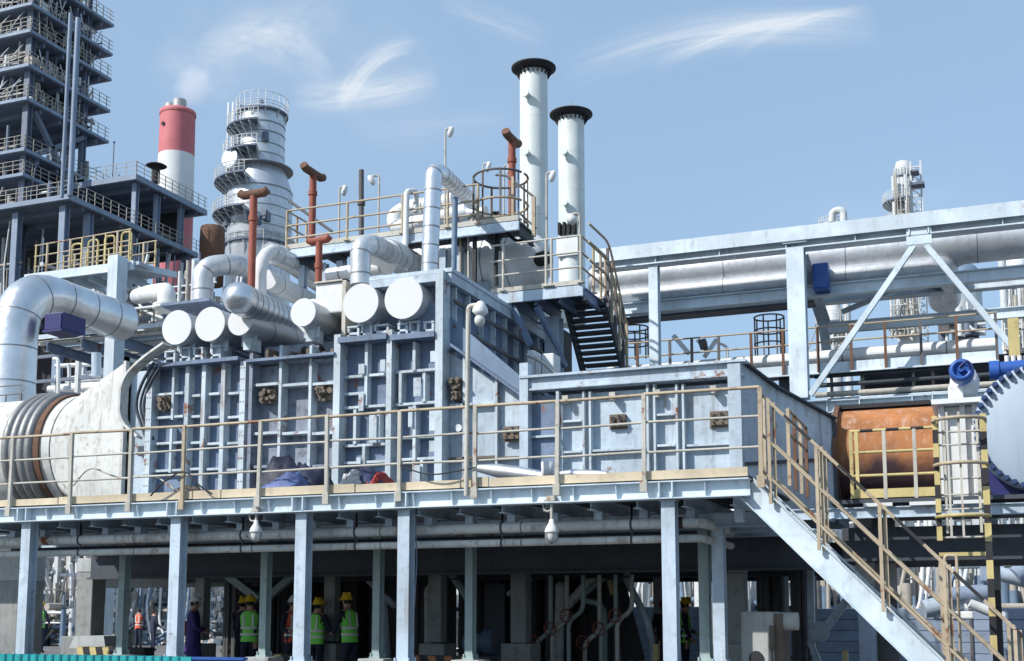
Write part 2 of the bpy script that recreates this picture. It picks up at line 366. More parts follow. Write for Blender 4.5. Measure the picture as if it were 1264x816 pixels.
# ================================================================== FURNACE
Z0=ZD+.04
def fz(v,u=400,Y=Yf): return P(u,v,Y).z
def fx(u,v=530,Y=Yf): return P(u,v,Y).x
fur=thing('furnace_casing','large pale blue ribbed steel furnace casing, tall box left of the duct','furnace',(fx(370),Yf+2,Z0))
XA=fx(188); XC=fx(309); XD=fx(420); XE=fx(485); XF=fx(548)
ZT1=fz(452,240); ZT2=fz(447,370); ZT3=fz(421,460); ZTT=fz(338,530)
def panel(x0,x1,z0,z1,y,mt,name='panel',parent=None): return mk(name,G().box((x0,y,z0),(x1,y+.03,z1)),mt,parent or fur)
YQp=Yf+.08
panel(XA,XC,Z0,ZT1,YQp,'panel_paint'); panel(XC,XD,Z0,ZT2,YQp+.04,'old_panel'); panel(XD,XE,Z0,ZT3,YQp,'panel_paint'); panel(XE,XF,Z0,ZT3,YQp+.04,'panel_paint')
panel(fx(455),XF,ZT3+.004,ZTT,Yf+.25,'panel_paint')
def vrib(u,v0,v1,w=.09,d=.14,mt='rib_paint',y=None,parent=None,name='rib'):
    if parent is None: d+=.07; y=Yf+.12
    y=Yf if y is None else y; vm=(v0+v1)/2; x=P(u,vm,y-d/2).x; z0=P(u,v1,y).z; z1_=P(u,v0,y).z
    return mk(name,G().box((x-w/2,y-d,max(z0,Z0)),(x+w/2,y-.002,z1_)),mt,parent or fur)
def hrib(u0,u1,v,w=.045,d=.11,mt='rib_paint',y=None,parent=None,name='rib'):
    if parent is None: d+=.06; y=Yf+.118
    y=Yf if y is None else y; z=P((u0+u1)/2,v,y).z; x0=P(u0,v,y-d/2).x; x1=P(u1,v,y-d/2).x
    return mk(name,G().box((x0,y-d,z-w/2),(x1,y-.002,z+w/2)),mt,parent or fur)
# section 1
vrib(188,450,612,.13,.2,name='corner_post'); vrib(217,452,520,.05,.12); vrib(214,528,585,.05,.12)
for u in (233.5,254,278): vrib(u,447,612,.085,.16)
vrib(303,450,612,.12,.2,name='corner_post')
for u0,u1 in ((191,229),(238,250),(258,274),(283,298)):
    for v in (489,517,549,581): hrib(u0,u1,v+R.uniform(-1.5,1.5))
# section 2
for u in (349,386): vrib(u,430,600,.055,.16,'rib_paint',Yf+.06)
vrib(313,440,612,.07,.2,'old_panel',Yf+.06); vrib(420,418,612,.13,.24,name='corner_post')
for v,m_ in ((447,'old_panel'),(477,'rib_paint'),(536,'rib_paint'),(577,'old_panel')):
    for u0,u1 in ((316,347),(352,384),(389,415)): hrib(u0,u1,v+R.uniform(-1,1),.05,.15,m_,Yf+.06)
for u0,u1,v in ((355,384,462),(331,347,505),(368,384,508)): # lighter plates
    mk('pale_plate',G().box((fx(u0),Yf+.14,fz(v+42)),(fx(u1),Yf+.19,fz(v))),'duct_white',fur)
# section 3
for u,v0,v1 in ((455,425,503),(441,508,550),(470,508,548),(452,553,575)): vrib(u,v0,v1,.055,.13)
vrib(484,412,612,.1,.22,name='corner_post')
for u0,u1,v in ((427,478,466),(427,478,504),(427,478,551),(427,478,572),(427,453,488),(457,480,590)): hrib(u0,u1,v)
for u,v,w_,h_ in ((449,455,7,12),(475,452,6,14),(449,490,6,22),(464,517,9,34),(447,568,5,8)): # pale plates standing in for stepped sunlit patches on the panels
    mk('gusset_or_lit_patch',G().box((fx(u-w_/2),Yf-.12,fz(v+h_)),(fx(u+w_/2),Yf-.1,fz(v))),'rib_paint',fur)
# section 4
for u,v0,v1 in ((514,425,460),(497,463,500),(526,463,498),(514,503,606),(523,570,606)): vrib(u,v0,v1,.055,.13)
vrib(546,340,612,.14,.24,name='corner_post')
for u0,u1,v in ((491,540,460),(491,540,500),(491,540,541),(491,540,568)): hrib(u0,u1,v)
for u,v,w_,h_ in ((538,447,8,13),(518,477,9,22),(537,515,7,26),(510,511,5,24),(537,553,7,13),(519,581,7,20)):
    mk('gusset_or_lit_patch',G().box((fx(u-w_/2),Yf-.12,fz(v+h_)),(fx(u+w_/2),Yf-.1,fz(v))),'rib_paint',fur)  # pale plates again imitate sunlit patches between the ribs
# top ledges
for u0,u1,v,y,h in ((190,300,452,Yf,.07),(310,418,446,Yf+.06,.05),(423,482,423,Yf,.1),(487,541,420,Yf,.1)):
    hrib(u0,u1,v,h,.3,'panel_paint',y,name='ledge')
for (u0,u1,va,vb) in ((205,216,436,450),(224,234,432,448),(240,250,432,447),(262,272,430,446),(430,442,406,420),(447,458,402,420),(463,478,404,418),(492,502,402,416),(506,516,400,418),(524,534,400,416)):
    z=P(u0,vb,Yf).z; mk('saddle_frame',G().box((fx(u0,440),Yf-.05,z),(fx(u0,440)+.04,Yf+.3,fz(va,u0))).box((fx(u1,440),Yf-.05,z),(fx(u1,440)+.04,Yf+.3,fz(va,u1))).box((fx(u0,440),Yf-.05,z+.08),(fx(u1,440),Yf+.25,z+.12)).box((fx(u0,440),Yf-.06,fz(va,u0)),(fx(u1,440)+.04,Yf+.3,fz(va,u0)+.03)),'rib_paint',fur)
for u in (227,467-19,507):
    z=fz(425,u); 
# upper dirty band above section 2
g=G()
for i in range(10):
    x=fx(316+i*10,430); g.box((x,Yf+.05,ZT2+.02),(x+.06,Yf+.4,ZT2+.02+R.uniform(.15,.4)))
mk('burner_manifold',g,'rust_iron',fur)
mk('upper_plate',G().box((XC,Yf+.4,ZT2-.1),(XD,Yf+.44,fz(418,370))),'old_panel',fur)
g=G()
for u in (362,383): g.cyl((fx(u,428),Yf+.38,fz(427,u)),(fx(u,428),Yf+.41,fz(427,u)),.07,16)
mk('port_hole',g,'black',fur)
# roof, floor and far walls of the casing
YB=23.6
mk('roof_plate',G().box((XA,Yf+.31,ZT1-.02),(fx(455),YB,ZT1+.03)),'panel_paint',fur)
mk('end_wall',G().box((XA,Yf+.035,Z0),(XA+.04,YB,ZT1-.03)),'panel_paint',fur)
mk('back_wall',G().box((XA,YB,Z0),(XF,YB+.04,ZTT)),'panel_paint',fur)
zs2=P(548,346,Yf).z
# right side wall of the tall box (recedes)
mk('side_wall',G().box((XF-.04,Yf+.035,Z0),(XF,YB,ZTT-.02)),'panel_paint',fur)
def sx_(v,u): q=PX(u,v,XF+.02); return q
mk('roof_cap',G().box((fx(455),Yf-.06,ZTT-.02),(XF+.16,YB+.3,ZTT+.05)).box((XF+.02,Yf-.04,ZTT-.2),(XF+.14,YB+.25,ZTT-.022)),'steel_paint',fur)
mk('front_flange',G().box((fx(455),Yf-.06,ZTT-.16),(XF+.02,Yf+.24,ZTT-.024)),'steel_paint',fur)
for k in range(9):
    y=Yf+.25+k*.6; mk('side_rib',G().box((XF+.002,y,Z0+.8),(XF+.1,y+.04,ZTT-.21)),'rib_paint',fur)
for dz in (.5,.95,1.35): mk('side_rail',G().box((XF+.11,Yf+.1,ZTT-dz-.03),(XF+.15,YB,ZTT-dz+.03)),'rail_dark',fur)
# ---- transition between box and duct
XG=fx(650)
trn=thing('transition_duct','pale blue sloping transition hood between furnace box and low duct','duct',((XF+XG)/2,Yf+1,Z0))
zt0=fz(432,560); zt1=fz(494,645)
g=G().slab([(XF+.01,Yf+.15,Z0),(XG,Yf+.15,Z0),(XG,Yf+.15,zt1),(XF+.01,Yf+.15,zt0)],(0,.04,0)); mk('hood_plate',g,'steel_paint',trn)
g=G().slab([(XF+.16,Yf-.12,zt0+.05),(XG,Yf-.12,zt1+.0),(XG,Yf-.12,zt1+.05),(XF+.16,Yf-.12,zt0+.1)],(0,.26,0)); mk('sloping_flange',g,'panel_paint',trn)
g=G().slab([(XF+.02,Yf+.12,zt0+.08),(XG,Yf+.12,zt1+.05),(XG,Yf+.12,zt1+.3),(XF+.02,Yf+.12,zt0+.65)],(0,.05,0)); mk('upper_web',g,'blue_steel',trn)
g=G()
for k in range(5):
    t=(k+.5)/5; x=XF+.16+(XG-XF-.16)*t; zz=zt0+(zt1-zt0)*t
for u,v0,v1 in ((574,440,600),(614,468,600)): vrib(u,v0,v1,.04,.12,'rib_paint',Yf+.15,trn,'stiffener')
for u0,u1,v in ((556,612,566),(616,640,566),(556,612,500)): hrib(u0,u1,v,.04,.12,'rust_iron' if v==566 else 'rib_paint',Yf+.15,trn,'stiffener')
mk('round_cover',G().cyl((fx(565,528),Yf+.02,fz(528,565)),(fx(565,528),Yf+.15,fz(528,565)),.065,20),'silver_dull',trn)
mk('back_wall',G().box((XF,Yf+2.6,Z0),(XG,Yf+2.64,zt1)),'panel_paint',trn)
# ---- low duct
XH=fx(916)
ZU=fz(466,655); 
duct=thing('flue_duct','low pale blue ribbed flue duct right of the tall furnace box','duct',((XG+XH)/2,Yf+1.5,Z0))
zt=P(785,458,Yf).z; 
mk('panel',G().box((XG,Yf,Z0),(fx(685),Yf+.03,zt-.3)),'panel_paint',duct)
mk('panel',G().box((fx(685)+.004,Yf+.05,Z0),(XH,Yf+.08,zt-.3)),'steel_paint',duct)
mk('top_beam',G().box((XG-.05,Yf-.22,zt-.02),(XH+.12,Yf+.2,zt+.02)).box((XG-.05,Yf-.14,zt-.2),(XH+.05,Yf-.1,zt-.021)).box((XG-.05,Yf-.18,zt-.23),(XH+.05,Yf+.1,zt-.201)),'steel_paint',duct)
mk('roof_plate',G().box((XG,Yf+.21,zt-.06),(XH,Yf+3,zt-.02)),'panel_paint',duct)
for u,w,d in ((649,.15,.2),(909,.2,.2)): vrib(u,451,612,w,d,'steel_paint',Yf,duct,'corner_post')
for u in (690,722,730,801,809.5,837,845): vrib(u,485 if u<800 else 476,606,.035 if u!=690 else .05,.15,'rib_paint',Yf+.05 if u>690 else Yf,duct)
for u0,u1,v in ((696,719,521),(696,719,559),(733,798,556),(812,834,513),(812,834,551),(849,902,550),(656,688,540)): hrib(u0,u1,v,.035,.13,'rib_paint',Yf+.05,duct)
for u,v in ((700,494),(758,490),(813,487),(882,482)):
    x=fx(u,v); z=fz(v,u); mk('lifting_lug',G().box((x-.05,Yf-.12,z-.02),(x+.05,Yf+.04,z+.06)).cyl((x,Yf-.14,z-.03),(x,Yf+.03,z-.03),.04,10),'rail_grey',duct)
def burner(u,v,s,parent,Y,closed=True):
    x=fx(u,v,Y); z=P(u,v,Y).z; b=mk('burner_port',G().box((x-s*.5,Y-.10,z-s*.38),(x+s*.5,Y-.002,z+s*.38)).box((x-s*.58,Y-.04,z-s*.5),(x+s*.58,Y-.003,z-s*.39)),'rust_iron',parent)
    g=G()
    for sx in (-.22,.22): g.cyl((x+sx*s,Y-.13,z+.02),(x+sx*s,Y-.101,z+.02),s*.15,14)
    mk('port_hole',g,'black',b)
    g=G()
    for k in range(5): a=k*1.3; g.cyl((x+math.cos(a)*s*.42,Y-.14,z+math.sin(a)*s*.3),(x+math.cos(a)*s*.42,Y-.1,z+math.sin(a)*s*.3),s*.06,6)
    mk('bolt',g,'brown_rust',b)
burner(764,520,.26,duct,Yf+.05); burner(889,517,.28,duct,Yf+.05); burner(633,535,.28,trn,Yf+.1)
def cluster(u,v,s,parent,Y):     # rusty valve cluster
    x=fx(u,v,Y); z=P(u,v,Y).z; g=G(); g.box((x-s*.4,Y-.06,z-s*.3),(x+s*.4,Y-.002,z+s*.5))
    for k in range(9):
        px=x+R.uniform(-.4,.4)*s; pz=z+R.uniform(-.3,.45)*s
        g.cyl((px,Y-.1-.05*R.random(),pz),(px,Y-.05,pz),R.uniform(.03,.06),8)
    for k in range(4): px=x+R.uniform(-.3,.3)*s; pz=z+R.uniform(-.2,.4)*s; g.cyl((px,Y-.2,pz),(px,Y-.06,pz),s*.1,10)
    mk('valve_cluster',g,'rust_iron',parent)
cluster(206,500,.3,fur,Yf); cluster(334,492,.34,fur,Yf+.06); cluster(403,488,.34,fur,Yf+.06); cluster(566,478,.3,trn,Yf+.1); cluster(567,492,.2,trn,Yf+.1)
# ---- hopper right of duct
def rectpts(x,y0,y1,z0,z1,n=24):
    pts=[]; per=[(y0,z0,y1,z0),(y1,z0,y1,z1),(y1,z1,y0,z1),(y0,z1,y0,z0)]
    for a,b,c,d in per:
        for k in range(n//4): t=k/(n//4); pts.append(Vector((x,a+(c-a)*t,b+(d-b)*t)))
    return pts
hop=thing('hopper_duct','slate blue tapering hopper duct narrowing toward the orange pipe','duct',(XH+1,Yf+1.5,Z0))
pA=P(1030,519,20.4); pB=P(1030,645,20.4)
A=[(XH+.02,Yf+.03,Z0-.3),(XH+.02,Yf+3,Z0-.3),(XH+.02,Yf+3,zt),(XH+.02,Yf+.03,zt)]
B=[(pA.x,20.4,pB.z),(pA.x,22.2,pB.z),(pA.x,22.2,pA.z),(pA.x,20.4,pA.z)]
mid=[Vector(a).lerp(Vector(b),.35) for a,b in zip(A,B)]; mid[2].z-=.07; mid[3].z-=.07; mid[3].y+=.05
g=G(); g.loft([Vector(a) for a in A],mid,False); g.loft(mid,[Vector(b) for b in B],False); mk('hopper_shell',g,'steel_paint',hop)
g=G()
for q,w in ((A,mid),(mid,B)):
    a=Vector(q[3]); b=Vector(w[3]); g.bar(a+Vector((0,-.04,.02)),b+Vector((0,-.04,.02)),.14,.03)
g.bar(Vector(B[0])+Vector((0,-.02,0)),Vector(B[3])+Vector((0,-.02,0)),.05,.1)
mk('edge_flange',g,'dark_steel',hop)
a=Vector(A[0]).lerp(Vector(A[3]),.33); b=Vector(B[0]).lerp(Vector(B[3]),.62); mk('seam_flange',G().bar(a+Vector((0,-.03,0)),b+Vector((0,-.03,0)),.03,.05),'dark_steel',hop)
# ---- orange round duct
yo=21.2; zc=P(1095,563,yo).z; x0=P(1036,563,yo).x; x1=P(1160,563,yo).x; ro=.80
od=thing('rusted_duct','round orange and brown rusted duct section with flaking heat marks','duct',((x0+x1)/2,yo,zc))
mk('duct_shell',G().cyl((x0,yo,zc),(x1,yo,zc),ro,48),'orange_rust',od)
mk('flange',G().cyl((x0-.02,yo,zc),(x0+.06,yo,zc),ro+.1,48),'brown_rust',od)
mk('top_insulation',G().box((x0-.02,yo-.2,zc+ro+.02),(x1-.1,yo+.5,zc+ro+.09)),'black',od)
# ---- left round duct, expansion joint, cone
yl=20.7; zl=P(20,566,yl).z; rl_=1.26; xa=P(-120,566,yl).x; xb=P(50,566,yl-1.2).x; xc=P(149,566,18.9).x
ld=thing('round_duct','off white round duct with dark ringed expansion joint at far left','duct',(xa,yl,zl))
xr0=P(8,566,yl-1.26).x
mk('duct_shell',G().cyl((xa,yl,zl),(xb+.25,yl,zl),rl_,56),'duct_white',ld)
for k in range(4):
    xx=xr0+k*.2; mk('expansion_ring',G().lathe([(rl_+.01,-.1),(rl_+.1,-.07),(rl_+.13,0),(rl_+.1,.07),(rl_+.01,.1)],(xx,yl,zl),56,(1,0,0)),'seam',ld)
cn=thing('transition_cone','grimy white round to square transition cone left of the furnace','duct',(xc-.5,yl,zl))
mk('rust_ring',G().cyl((xr0+.72,yl,zl),(xr0+.86,yl,zl),rl_+.05,56),'brown_rust',ld)
n=48; x_s=xb+.26
circ=[Vector((x_s,yl+rl_*.98*math.cos(a),zl+rl_*.98*math.sin(a))) for a in [(-3*pi/4)+2*pi*k/n for k in range(n)]]
rect=[]; y0,y1,za,zb=18.95,yl+1.7,Z0-.25,P(150,447,18.95).z
for (a,b,c,d) in ((y0,za,y1,za),(y1,za,y1,zb),(y1,zb,y0,zb),(y0,zb,y0,za)):
    for k in range(n//4): t=k/(n//4); rect.append(Vector((xc,a+(c-a)*t,b+(d-b)*t)))
mk('cone_shell',G().loft(circ,rect),'duct_white',cn)
mk('end_flange',G().box((xc,y0-.08,za),(xc+.06,y0+.03,zb+.08)).box((xc,y0-.08,zb),(xc+.06,y1,zb+.08)),'duct_white',cn)
mk('connecting_box',G().box((xc+.062,y0+.1,za),(XA-.12,y1,fz(452,165))),'steel_paint',cn)
g=G().box((fx(157,540),y0-.03,fz(560,157)),(fx(171,540),y0+.09,fz(548,157))); mk('access_hatch',g,'dark_steel',cn)
# curved chute / cable tray between cone and furnace
path=arc([P(206,425,18.2),P(176,446,18.3),P(153,470,18.4),P(150,520,18.5),P(172,540,18.5)],.8,8)
g=G()
for a,b in zip(path,path[1:]): g.bar(a,b,.05,.2,up=(0,-1,.2))
mk('curved_cover',g,'duct_white',None,'bent white sheet metal cover curving down beside the furnace corner','cover')
path=arc([P(190,448,18.35),P(176,470,18.4),P(166,500,18.5),P(180,540,18.5)],.6,6)
mk('cable_bundle',G().tube(path,.03,8).tube([p+Vector((.08,.02,-.03)) for p in path],.025,8).tube([p+Vector((.15,.03,-.05)) for p in path],.03,8),'dark_steel',None,'dark sagging cable bundle tucked behind the bent white cover','cables')
# left corner column
# ================================================================== ON TOP OF THE FURNACE
Yd=18.35
for i,(u,v,r,L,lb) in enumerate([(218,404,22,3.2,'large blind cylinder with white round end cap, leftmost of the row'),(259,400,22,3.2,'blind cylinder with white cap and small crease, second from left'),
      (296,397,17.5,3.4,'smaller blind cylinder with half shaded white cap under the silver corrugated pipe'),(374,385.5,18,3.0,'blind cylinder with white cap right of the silver corrugated pipe'),
      (445,374,25,3.4,'big blind cylinder with white cap, left of the pair above the tall box'),(498,368,26.5,3.4,'big blind cylinder with white cap, right of the pair above the tall box')]):
    p=P(u,v,Yd); s=SC(u,Yd); rr=r/s
    t=thing('capped_cylinder',lb,'cylinder',p,'white capped cylinders on the furnace')
    a=Vector(p); mk('cylinder_shell',G().cyl(a+Vector((0,.03,0)),a+Vector((0,L,0)),rr*.985,40),'silver_dull',t)
    mk('end_cap',G().cyl(a,a+Vector((0,.028,0)),rr,48),'white_cap',t)
    g=G()
    for k in(1,2,3): g.cyl(a+Vector((0,k*.8,0)),a+Vector((0,k*.8+.03,0)),rr*1.0,40)
    mk('cladding_seam',g,'seam',t)
    mk('saddle',G().box((a.x-.08,a.y+.25,a.z-rr-.22),(a.x+.08,a.y+.6,a.z-rr+.05)),'rib_paint',t); mk('saddle_plate',G().box((a.x-rr*.6,a.y+.3,a.z-rr-.14),(a.x+rr*.6,a.y+.34,a.z-rr+.12)),'rib_paint',t)
mk('dark_wall_plate',G().box((XF-.9,Yf+.02,fz(430)),(XF-.12,Yf+.2,fz(372,540))),'panel_paint',fur)
# silver corrugated pipe
Yq=17.9
a=P(300,370,Yq); s=SC(300,Yq); rr=22/s
b_=a+Vector((0,0,0)); 
def along(u,v,Y,u2,v2,Y2): return P(u,v,Y),P(u2,v2,Y2)
p0,p1=P(291,366,17.7),P(352,396,20.2); rr=.29
t=thing('corrugated_pipe','shiny silver banded insulated pipe lying diagonally over the white end caps','pipe',p0)
mk('pipe_run',G().tube(arc([p0+Vector((-.18,.55,.06)),p0,p1,p1+Vector((.1,3,-.1))],.3),rr,28),'silver',t)
g=G(); d=(p1-p0).normalized()
for k in range(9): c=p0+d*(.35+k*.27); g.cyl(c-d*.012,c+d*.012,rr*1.015,28)
mk('cladding_seam',g,'seam',t)
p2,p3=P(395,396,19.0),P(440,425,22); 
pipe('silver_pipe','wide dull silver pipe stub behind the fourth white cap',[P(385,392,19.2),P(385,392,19.2)+Vector((0,3,0))],.36,'silver_dull',n=28,bands=.5)
# white box and platforms around
bx=thing('white_box','white insulated boxy housing between the caps and the pair of big cylinders','housing',P(405,370,19))
q=P(389,382,18.9); q2=P(424,347,18.9)
mk('housing_shell',G().box((q.x,18.9,q.z-.1),(q2.x,20.6,q2.z)),'white_paint',bx,bevel=.03); mk('housing_frame',G().box((q2.x+.004,18.85,q.z-.6),(q2.x+.08,20.6,q2.z+.03)).box((q.x,18.85,q2.z+.003),(q2.x+.08,20.6,q2.z+.03)),'rail_grey',bx)
mk('roof_awning',G().slab([P(198,378,18.9),P(258,371,18.9),P(296,391,21.5),P(236,396,21.5)],(0,0,.05)),'panel_paint',None,'grey sheet steel canopy edge above the two left caps','canopy')
# assorted insulated pipes
pipe('insulated_pipe','white insulated pipe arching over left of the red vent post',[P(250,372,20.5),P(250,330,20.5),P(285,326,20.9),P(340,338,24.5)],.22,'silver_dull',br=.45,bands=.45,n=20)
pipe('insulated_pipe','small white pipe elbow with bulbous end left of the caps',[P(206,385,21),P(206,360,21),P(186,362,22.5),P(170,366,25)],.2,'white_paint',br=.35,n=18,flanges=(.05,))
pipe('insulated_pipe','short white curved pipe bend beside the tall red vent',[P(321,362,19.6),P(321,322,19.6),P(336,308,20.2),P(350,312,21)],.13,'white_paint',br=.35,n=16)
pipe('insulated_pipe','grey square jacketed pipe sloping right from the bend by the red vent',[P(333,312,20.2),P(362,326,21.8),P(412,362,24)],.22,'silver_dull',n=8,br=.2,bands=.8)
pipe('insulated_pipe','long pale pipe lying behind the silver banded pipe',[P(330,345,20),P(420,392,24)],.2,'white_paint',n=18,bands=.9)
pipe('silver_pipe','silver clad pipe rising from left big cylinder and bending back right',[P(445,352,18.9),P(445,303,18.9),P(462,302,19.3),P(512,330,22.5)],.19,'silver_dull',br=.3,bands=.4,n=20)
pipe('silver_pipe','large pale pipe behind the bend of the left big cylinder',[P(470,325,20.6),P(480,312,20.8),P(520,335,23)],.3,'white_paint',br=.2,bands=.7,n=22)
pipe('silver_pipe','tall silver clad pipe rising above the tall box and bending back',[P(530,338,19.6),P(535,211,19.6),P(545,214,19.9),P(584,250,23.5)],.16,'silver',br=.25,bands=.35,n=20)
pipe('blue_pipe','thin dark blue vertical support pipe beside the tall silver pipe',[P(560,345,20.6),P(562,244,20.6)],.055,'blue_steel',n=12)
pipe('insulated_pipe','white looped pipe on the upper deck left of the tall silver pipe',[P(560,248,24.2),P(500,258,24.2),P(486,268,24),P(490,282,24),P(520,276,24),P(575,262,24.3)],.19,'white_paint',br=.3,bands=.5,n=18)
pipe('insulated_pipe','second white pipe on the upper deck just behind the looped pipe',[P(600,262,25.6),P(500,272,25.6)],.16,'silver_dull',bands=.5)
pipe('insulated_pipe','slim white pipe stub with gooseneck standing at the deck edge',[P(500,335,21.4),P(502,236,21.4),P(514,236,21.7),P(513,262,21.7)],.06,'white_paint',br=.1,n=12)
pipe('insulated_pipe','white pipe run passing under the upper deck',[P(405,340,20.8),P(470,330,20.8)],.14,'white_paint',bands=.6)
# burner gear below the silver pipe
g=G()
for i in range(15):
    x=fx(288+i*6,425); z=fz(438,300)+R.uniform(-.05,.15); g.cyl((x,Yf-.1,z),(x,Yf+.4,z),R.uniform(.03,.08),8)

# red vents
def tvent(lb,u,vb,vt,Y,L,dirv,r=.062,mt='red_oxide',capm='brown_rust'):
    a=P(u,vb,Y); b=Vector((a.x,a.y,P(u,vt,Y).z)); t=thing('vent_post',lb,'vent',a,'rust red T shaped vents')
    mk('post',G().cyl(a,b,r,16).cyl(b-Vector((0,0,.55)),b-Vector((0,0,.45)),r*1.25,16),mt,t)
    d=Vector(dirv).normalized(); c=b; mk('cross_tube',G().tube([c-d*L/2+Vector((0,0,.05)),c-d*L*.38,c+d*L*.38,c+d*L/2+Vector((0,0,.05))],r*1.15,16),capm,t)
tvent('tall pink and red T shaped vent post nearest, rising left of the silver pipe',310,360,240,19.3,.62,(1,0,0),.075)
tvent('shorter dark red T shaped vent standing on the white housing',393,350,297,19.3,.45,(1,0,.06),.066,'red_oxide','red_oxide')
tvent('red T vent behind the upper deck railing with tilted cross tube',385,292,214,24,.9,(0,1,0),.085)
tvent('red T vent beside the tall white stack with tilted cross tube',632,275,172,24.5,.8,(0,1,0),.085)
pipe('vent_pipe','black vertical vent pipe behind the upper deck railing',[P(446,292,23.5),P(446,210,23.5)],.06,'rail_dark',n=12,flanges=(.97,))
def lamp_post(lb,u,vb,vt,Y,r=.024,hs=.065,side=1):
    a=P(u,vb,Y); b=Vector((a.x,a.y,P(u,vt,Y).z)); t=thing('lamp_post',lb,'lamp post',a,'slim lamp posts')
    mk('pole',G().tube(arc([a,b,b+Vector((side*.12,-.05,0)),b+Vector((side*.14,-.06,-.06))],.06,4),r,8),'rail_grey',t)
    c=b+Vector((side*.16,-.06,-.1)); mk('lamp_head',G().lathe([(0,.12),(.05,.1),(hs,0),(hs,-.05),(hs*.6,-.12),(0,-.13)],c,14,(side*.4,-.3,.8)),'white_paint',t)
lamp_post('slim lamp post, first behind the upper deck railing',418,300,232,23)
lamp_post('slim lamp post with white round head right of black vent',467,290,217,23,side=-1)
lamp_post('lamp post rising highest behind the tall silver pipe',549,285,160,23.5)
lamp_post('slim post inside the ring railing near the red vent',596,275,203,24,.02,.05)
lamp_post('lamp post with pale head just right of ring railing',622,275,205,25,.02,.05)
lamp_post('lamp post standing in front of the taller stack',675,345,214,23.2)
lamp_post('lamp post with curved neck in front of shorter stack',716,350,264,23.0,.035,.1,-1)
x,_,z=P(577,610,Yp-.12)
t=thing('lamp_post','tall curved neck floodlight pole clamped to the front walkway railing','lamp post',(x,Yp-.13,ZD))
top=P(577,378,Yp-.13).z
mk('pole',G().tube(arc([(x-.01,Yp-.14,ZD-.1),(x+.01,Yp-.14,top),(x+.16,Yp-.14,top)],.1,6),.035,12),'rail_grey',t)
mk('lamp_head',G().lathe([(0,.14),(.05,.12),(.11,.02),(.12,-.03),(.06,-.08),(0,-.09)],(x+.2,Yp-.14,top-.08),18,(.2,-.3,.9)),'white_paint',t)
mk('lamp_glass',G().blob((x+.2,Yp-.16,top-.24),.08,.08,.09),'glass_lamp',t)
# ================================================================== UPPER DECKS
YU=21.5
zu=P(430,297,YU).z; xu0=P(352,308,YU).x; xu1=P(640,290,YU).x
ud=thing('upper_deck','upper steel service deck above and behind the furnace','platform',(xu0+3,YU+1.5,zu))
mk('edge_beam',G().box((xu0,YU,zu-.22),(xu1,YU+.06,zu-.03)).box((xu0,YU-.05,zu-.23),(xu1,YU-.002,zu-.2)),'steel_paint',ud)
mk('toe_plate',G().box((xu0,YU-.012,zu-.02),(xu1,YU+.01,zu+.08)),'rail_grey',ud)
mk('floor_plate',G().box((xu0+.01,YU+.065,zu-.06),(xu1-.01,YU+.85,zu)),'dark_steel',ud)
for k in range(8): x=xu0+.3+k*.72; mk('joist',G().ibeam((x,YU+.08,zu-.2),(x,YU+.85,zu-.2),.08,.24,.012),'dark_steel',ud)
for u in (365,392,412,540,560): x=P(u,320,YU).x; mk('column',G().ibeam((x,YU+.3,zu-2.6),(x,YU+.3,zu-.33),.14,.14,.015,up=(0,1,0)),'steel_paint',ud)
hts=[P(430,v,YU).z-zu for v in (250,269,285)]
r1=thing('guard_railing','tan guard railing along the left part of the upper deck','railing',(xu0+2,YU,zu)); railing(r1,(xu0+.03,YU,zu),(P(590,280,YU).x,YU,zu),hts,posts=[.0,.33,.62,.85,1],mt='rail_tan',r=.022)
railing(r1,(xu0+.03,YU,zu),(xu0+.03,YU+.8,zu),hts,posts=[.5,1],mt='rail_tan',r=.02)
# diagonal dark bar
pipe('brace_bar','dark slanting rod seen behind the left end of upper deck railing',[P(357,248,24),P(410,286,24)],.035,'rail_dark',n=8)
# ring railing on hatch
yr=21.5; zr=P(600,272,yr).z+.05; c=P(604,270,yr); rr=.56
t=thing('ring_railing','round cage railing with rusty posts on the upper deck','railing',(c.x,yr+.6,zr)); 
for h in (P(604,214,yr).z-zr+.1,P(604,246,yr).z-zr+.05,.02):
    g=G(); pts=[(c.x+math.cos(a)*rr,yr+.6+math.sin(a)*rr,zr+h) for a in [pi*(-.05)+2*pi*k/28*.97 for k in range(29)]]; g.tube(pts,.025,8); mk('hoop',g,'rail_dark' if h>1 else 'rail_tan',t)
hh=P(604,214,yr).z-zr+.1
for k in range(9):
    a=2*pi*k/9+.2; q=(c.x+math.cos(a)*rr,yr+.6+math.sin(a)*rr,zr); mk('post',G().bar(q,(q[0],q[1],zr+hh),.035 if k%2 else .022),'brown_rust' if k%3==0 else 'rail_dark',t)
t=thing('guard_railing','dark sloping handrail at the right end of the upper deck','railing',(xu1-.3,yr,zu)); 
pa,pb=P(625,217,22),P(659,243,22); pc=P(659,292,22)
mk('rail',G().tube([P(612,216,22),pa,pb,P(660,258,22)],.024,8),'rail_dark',t); mk('rail',G().tube([P(640,262,22),P(662,282,22)],.02,8),'rail_dark',t)
mk('post',G().bar(pb,pc,.07),'rail_tan',t); mk('post',G().bar(P(633,278,22),P(633,218,22),.05),'rail_tan',t)
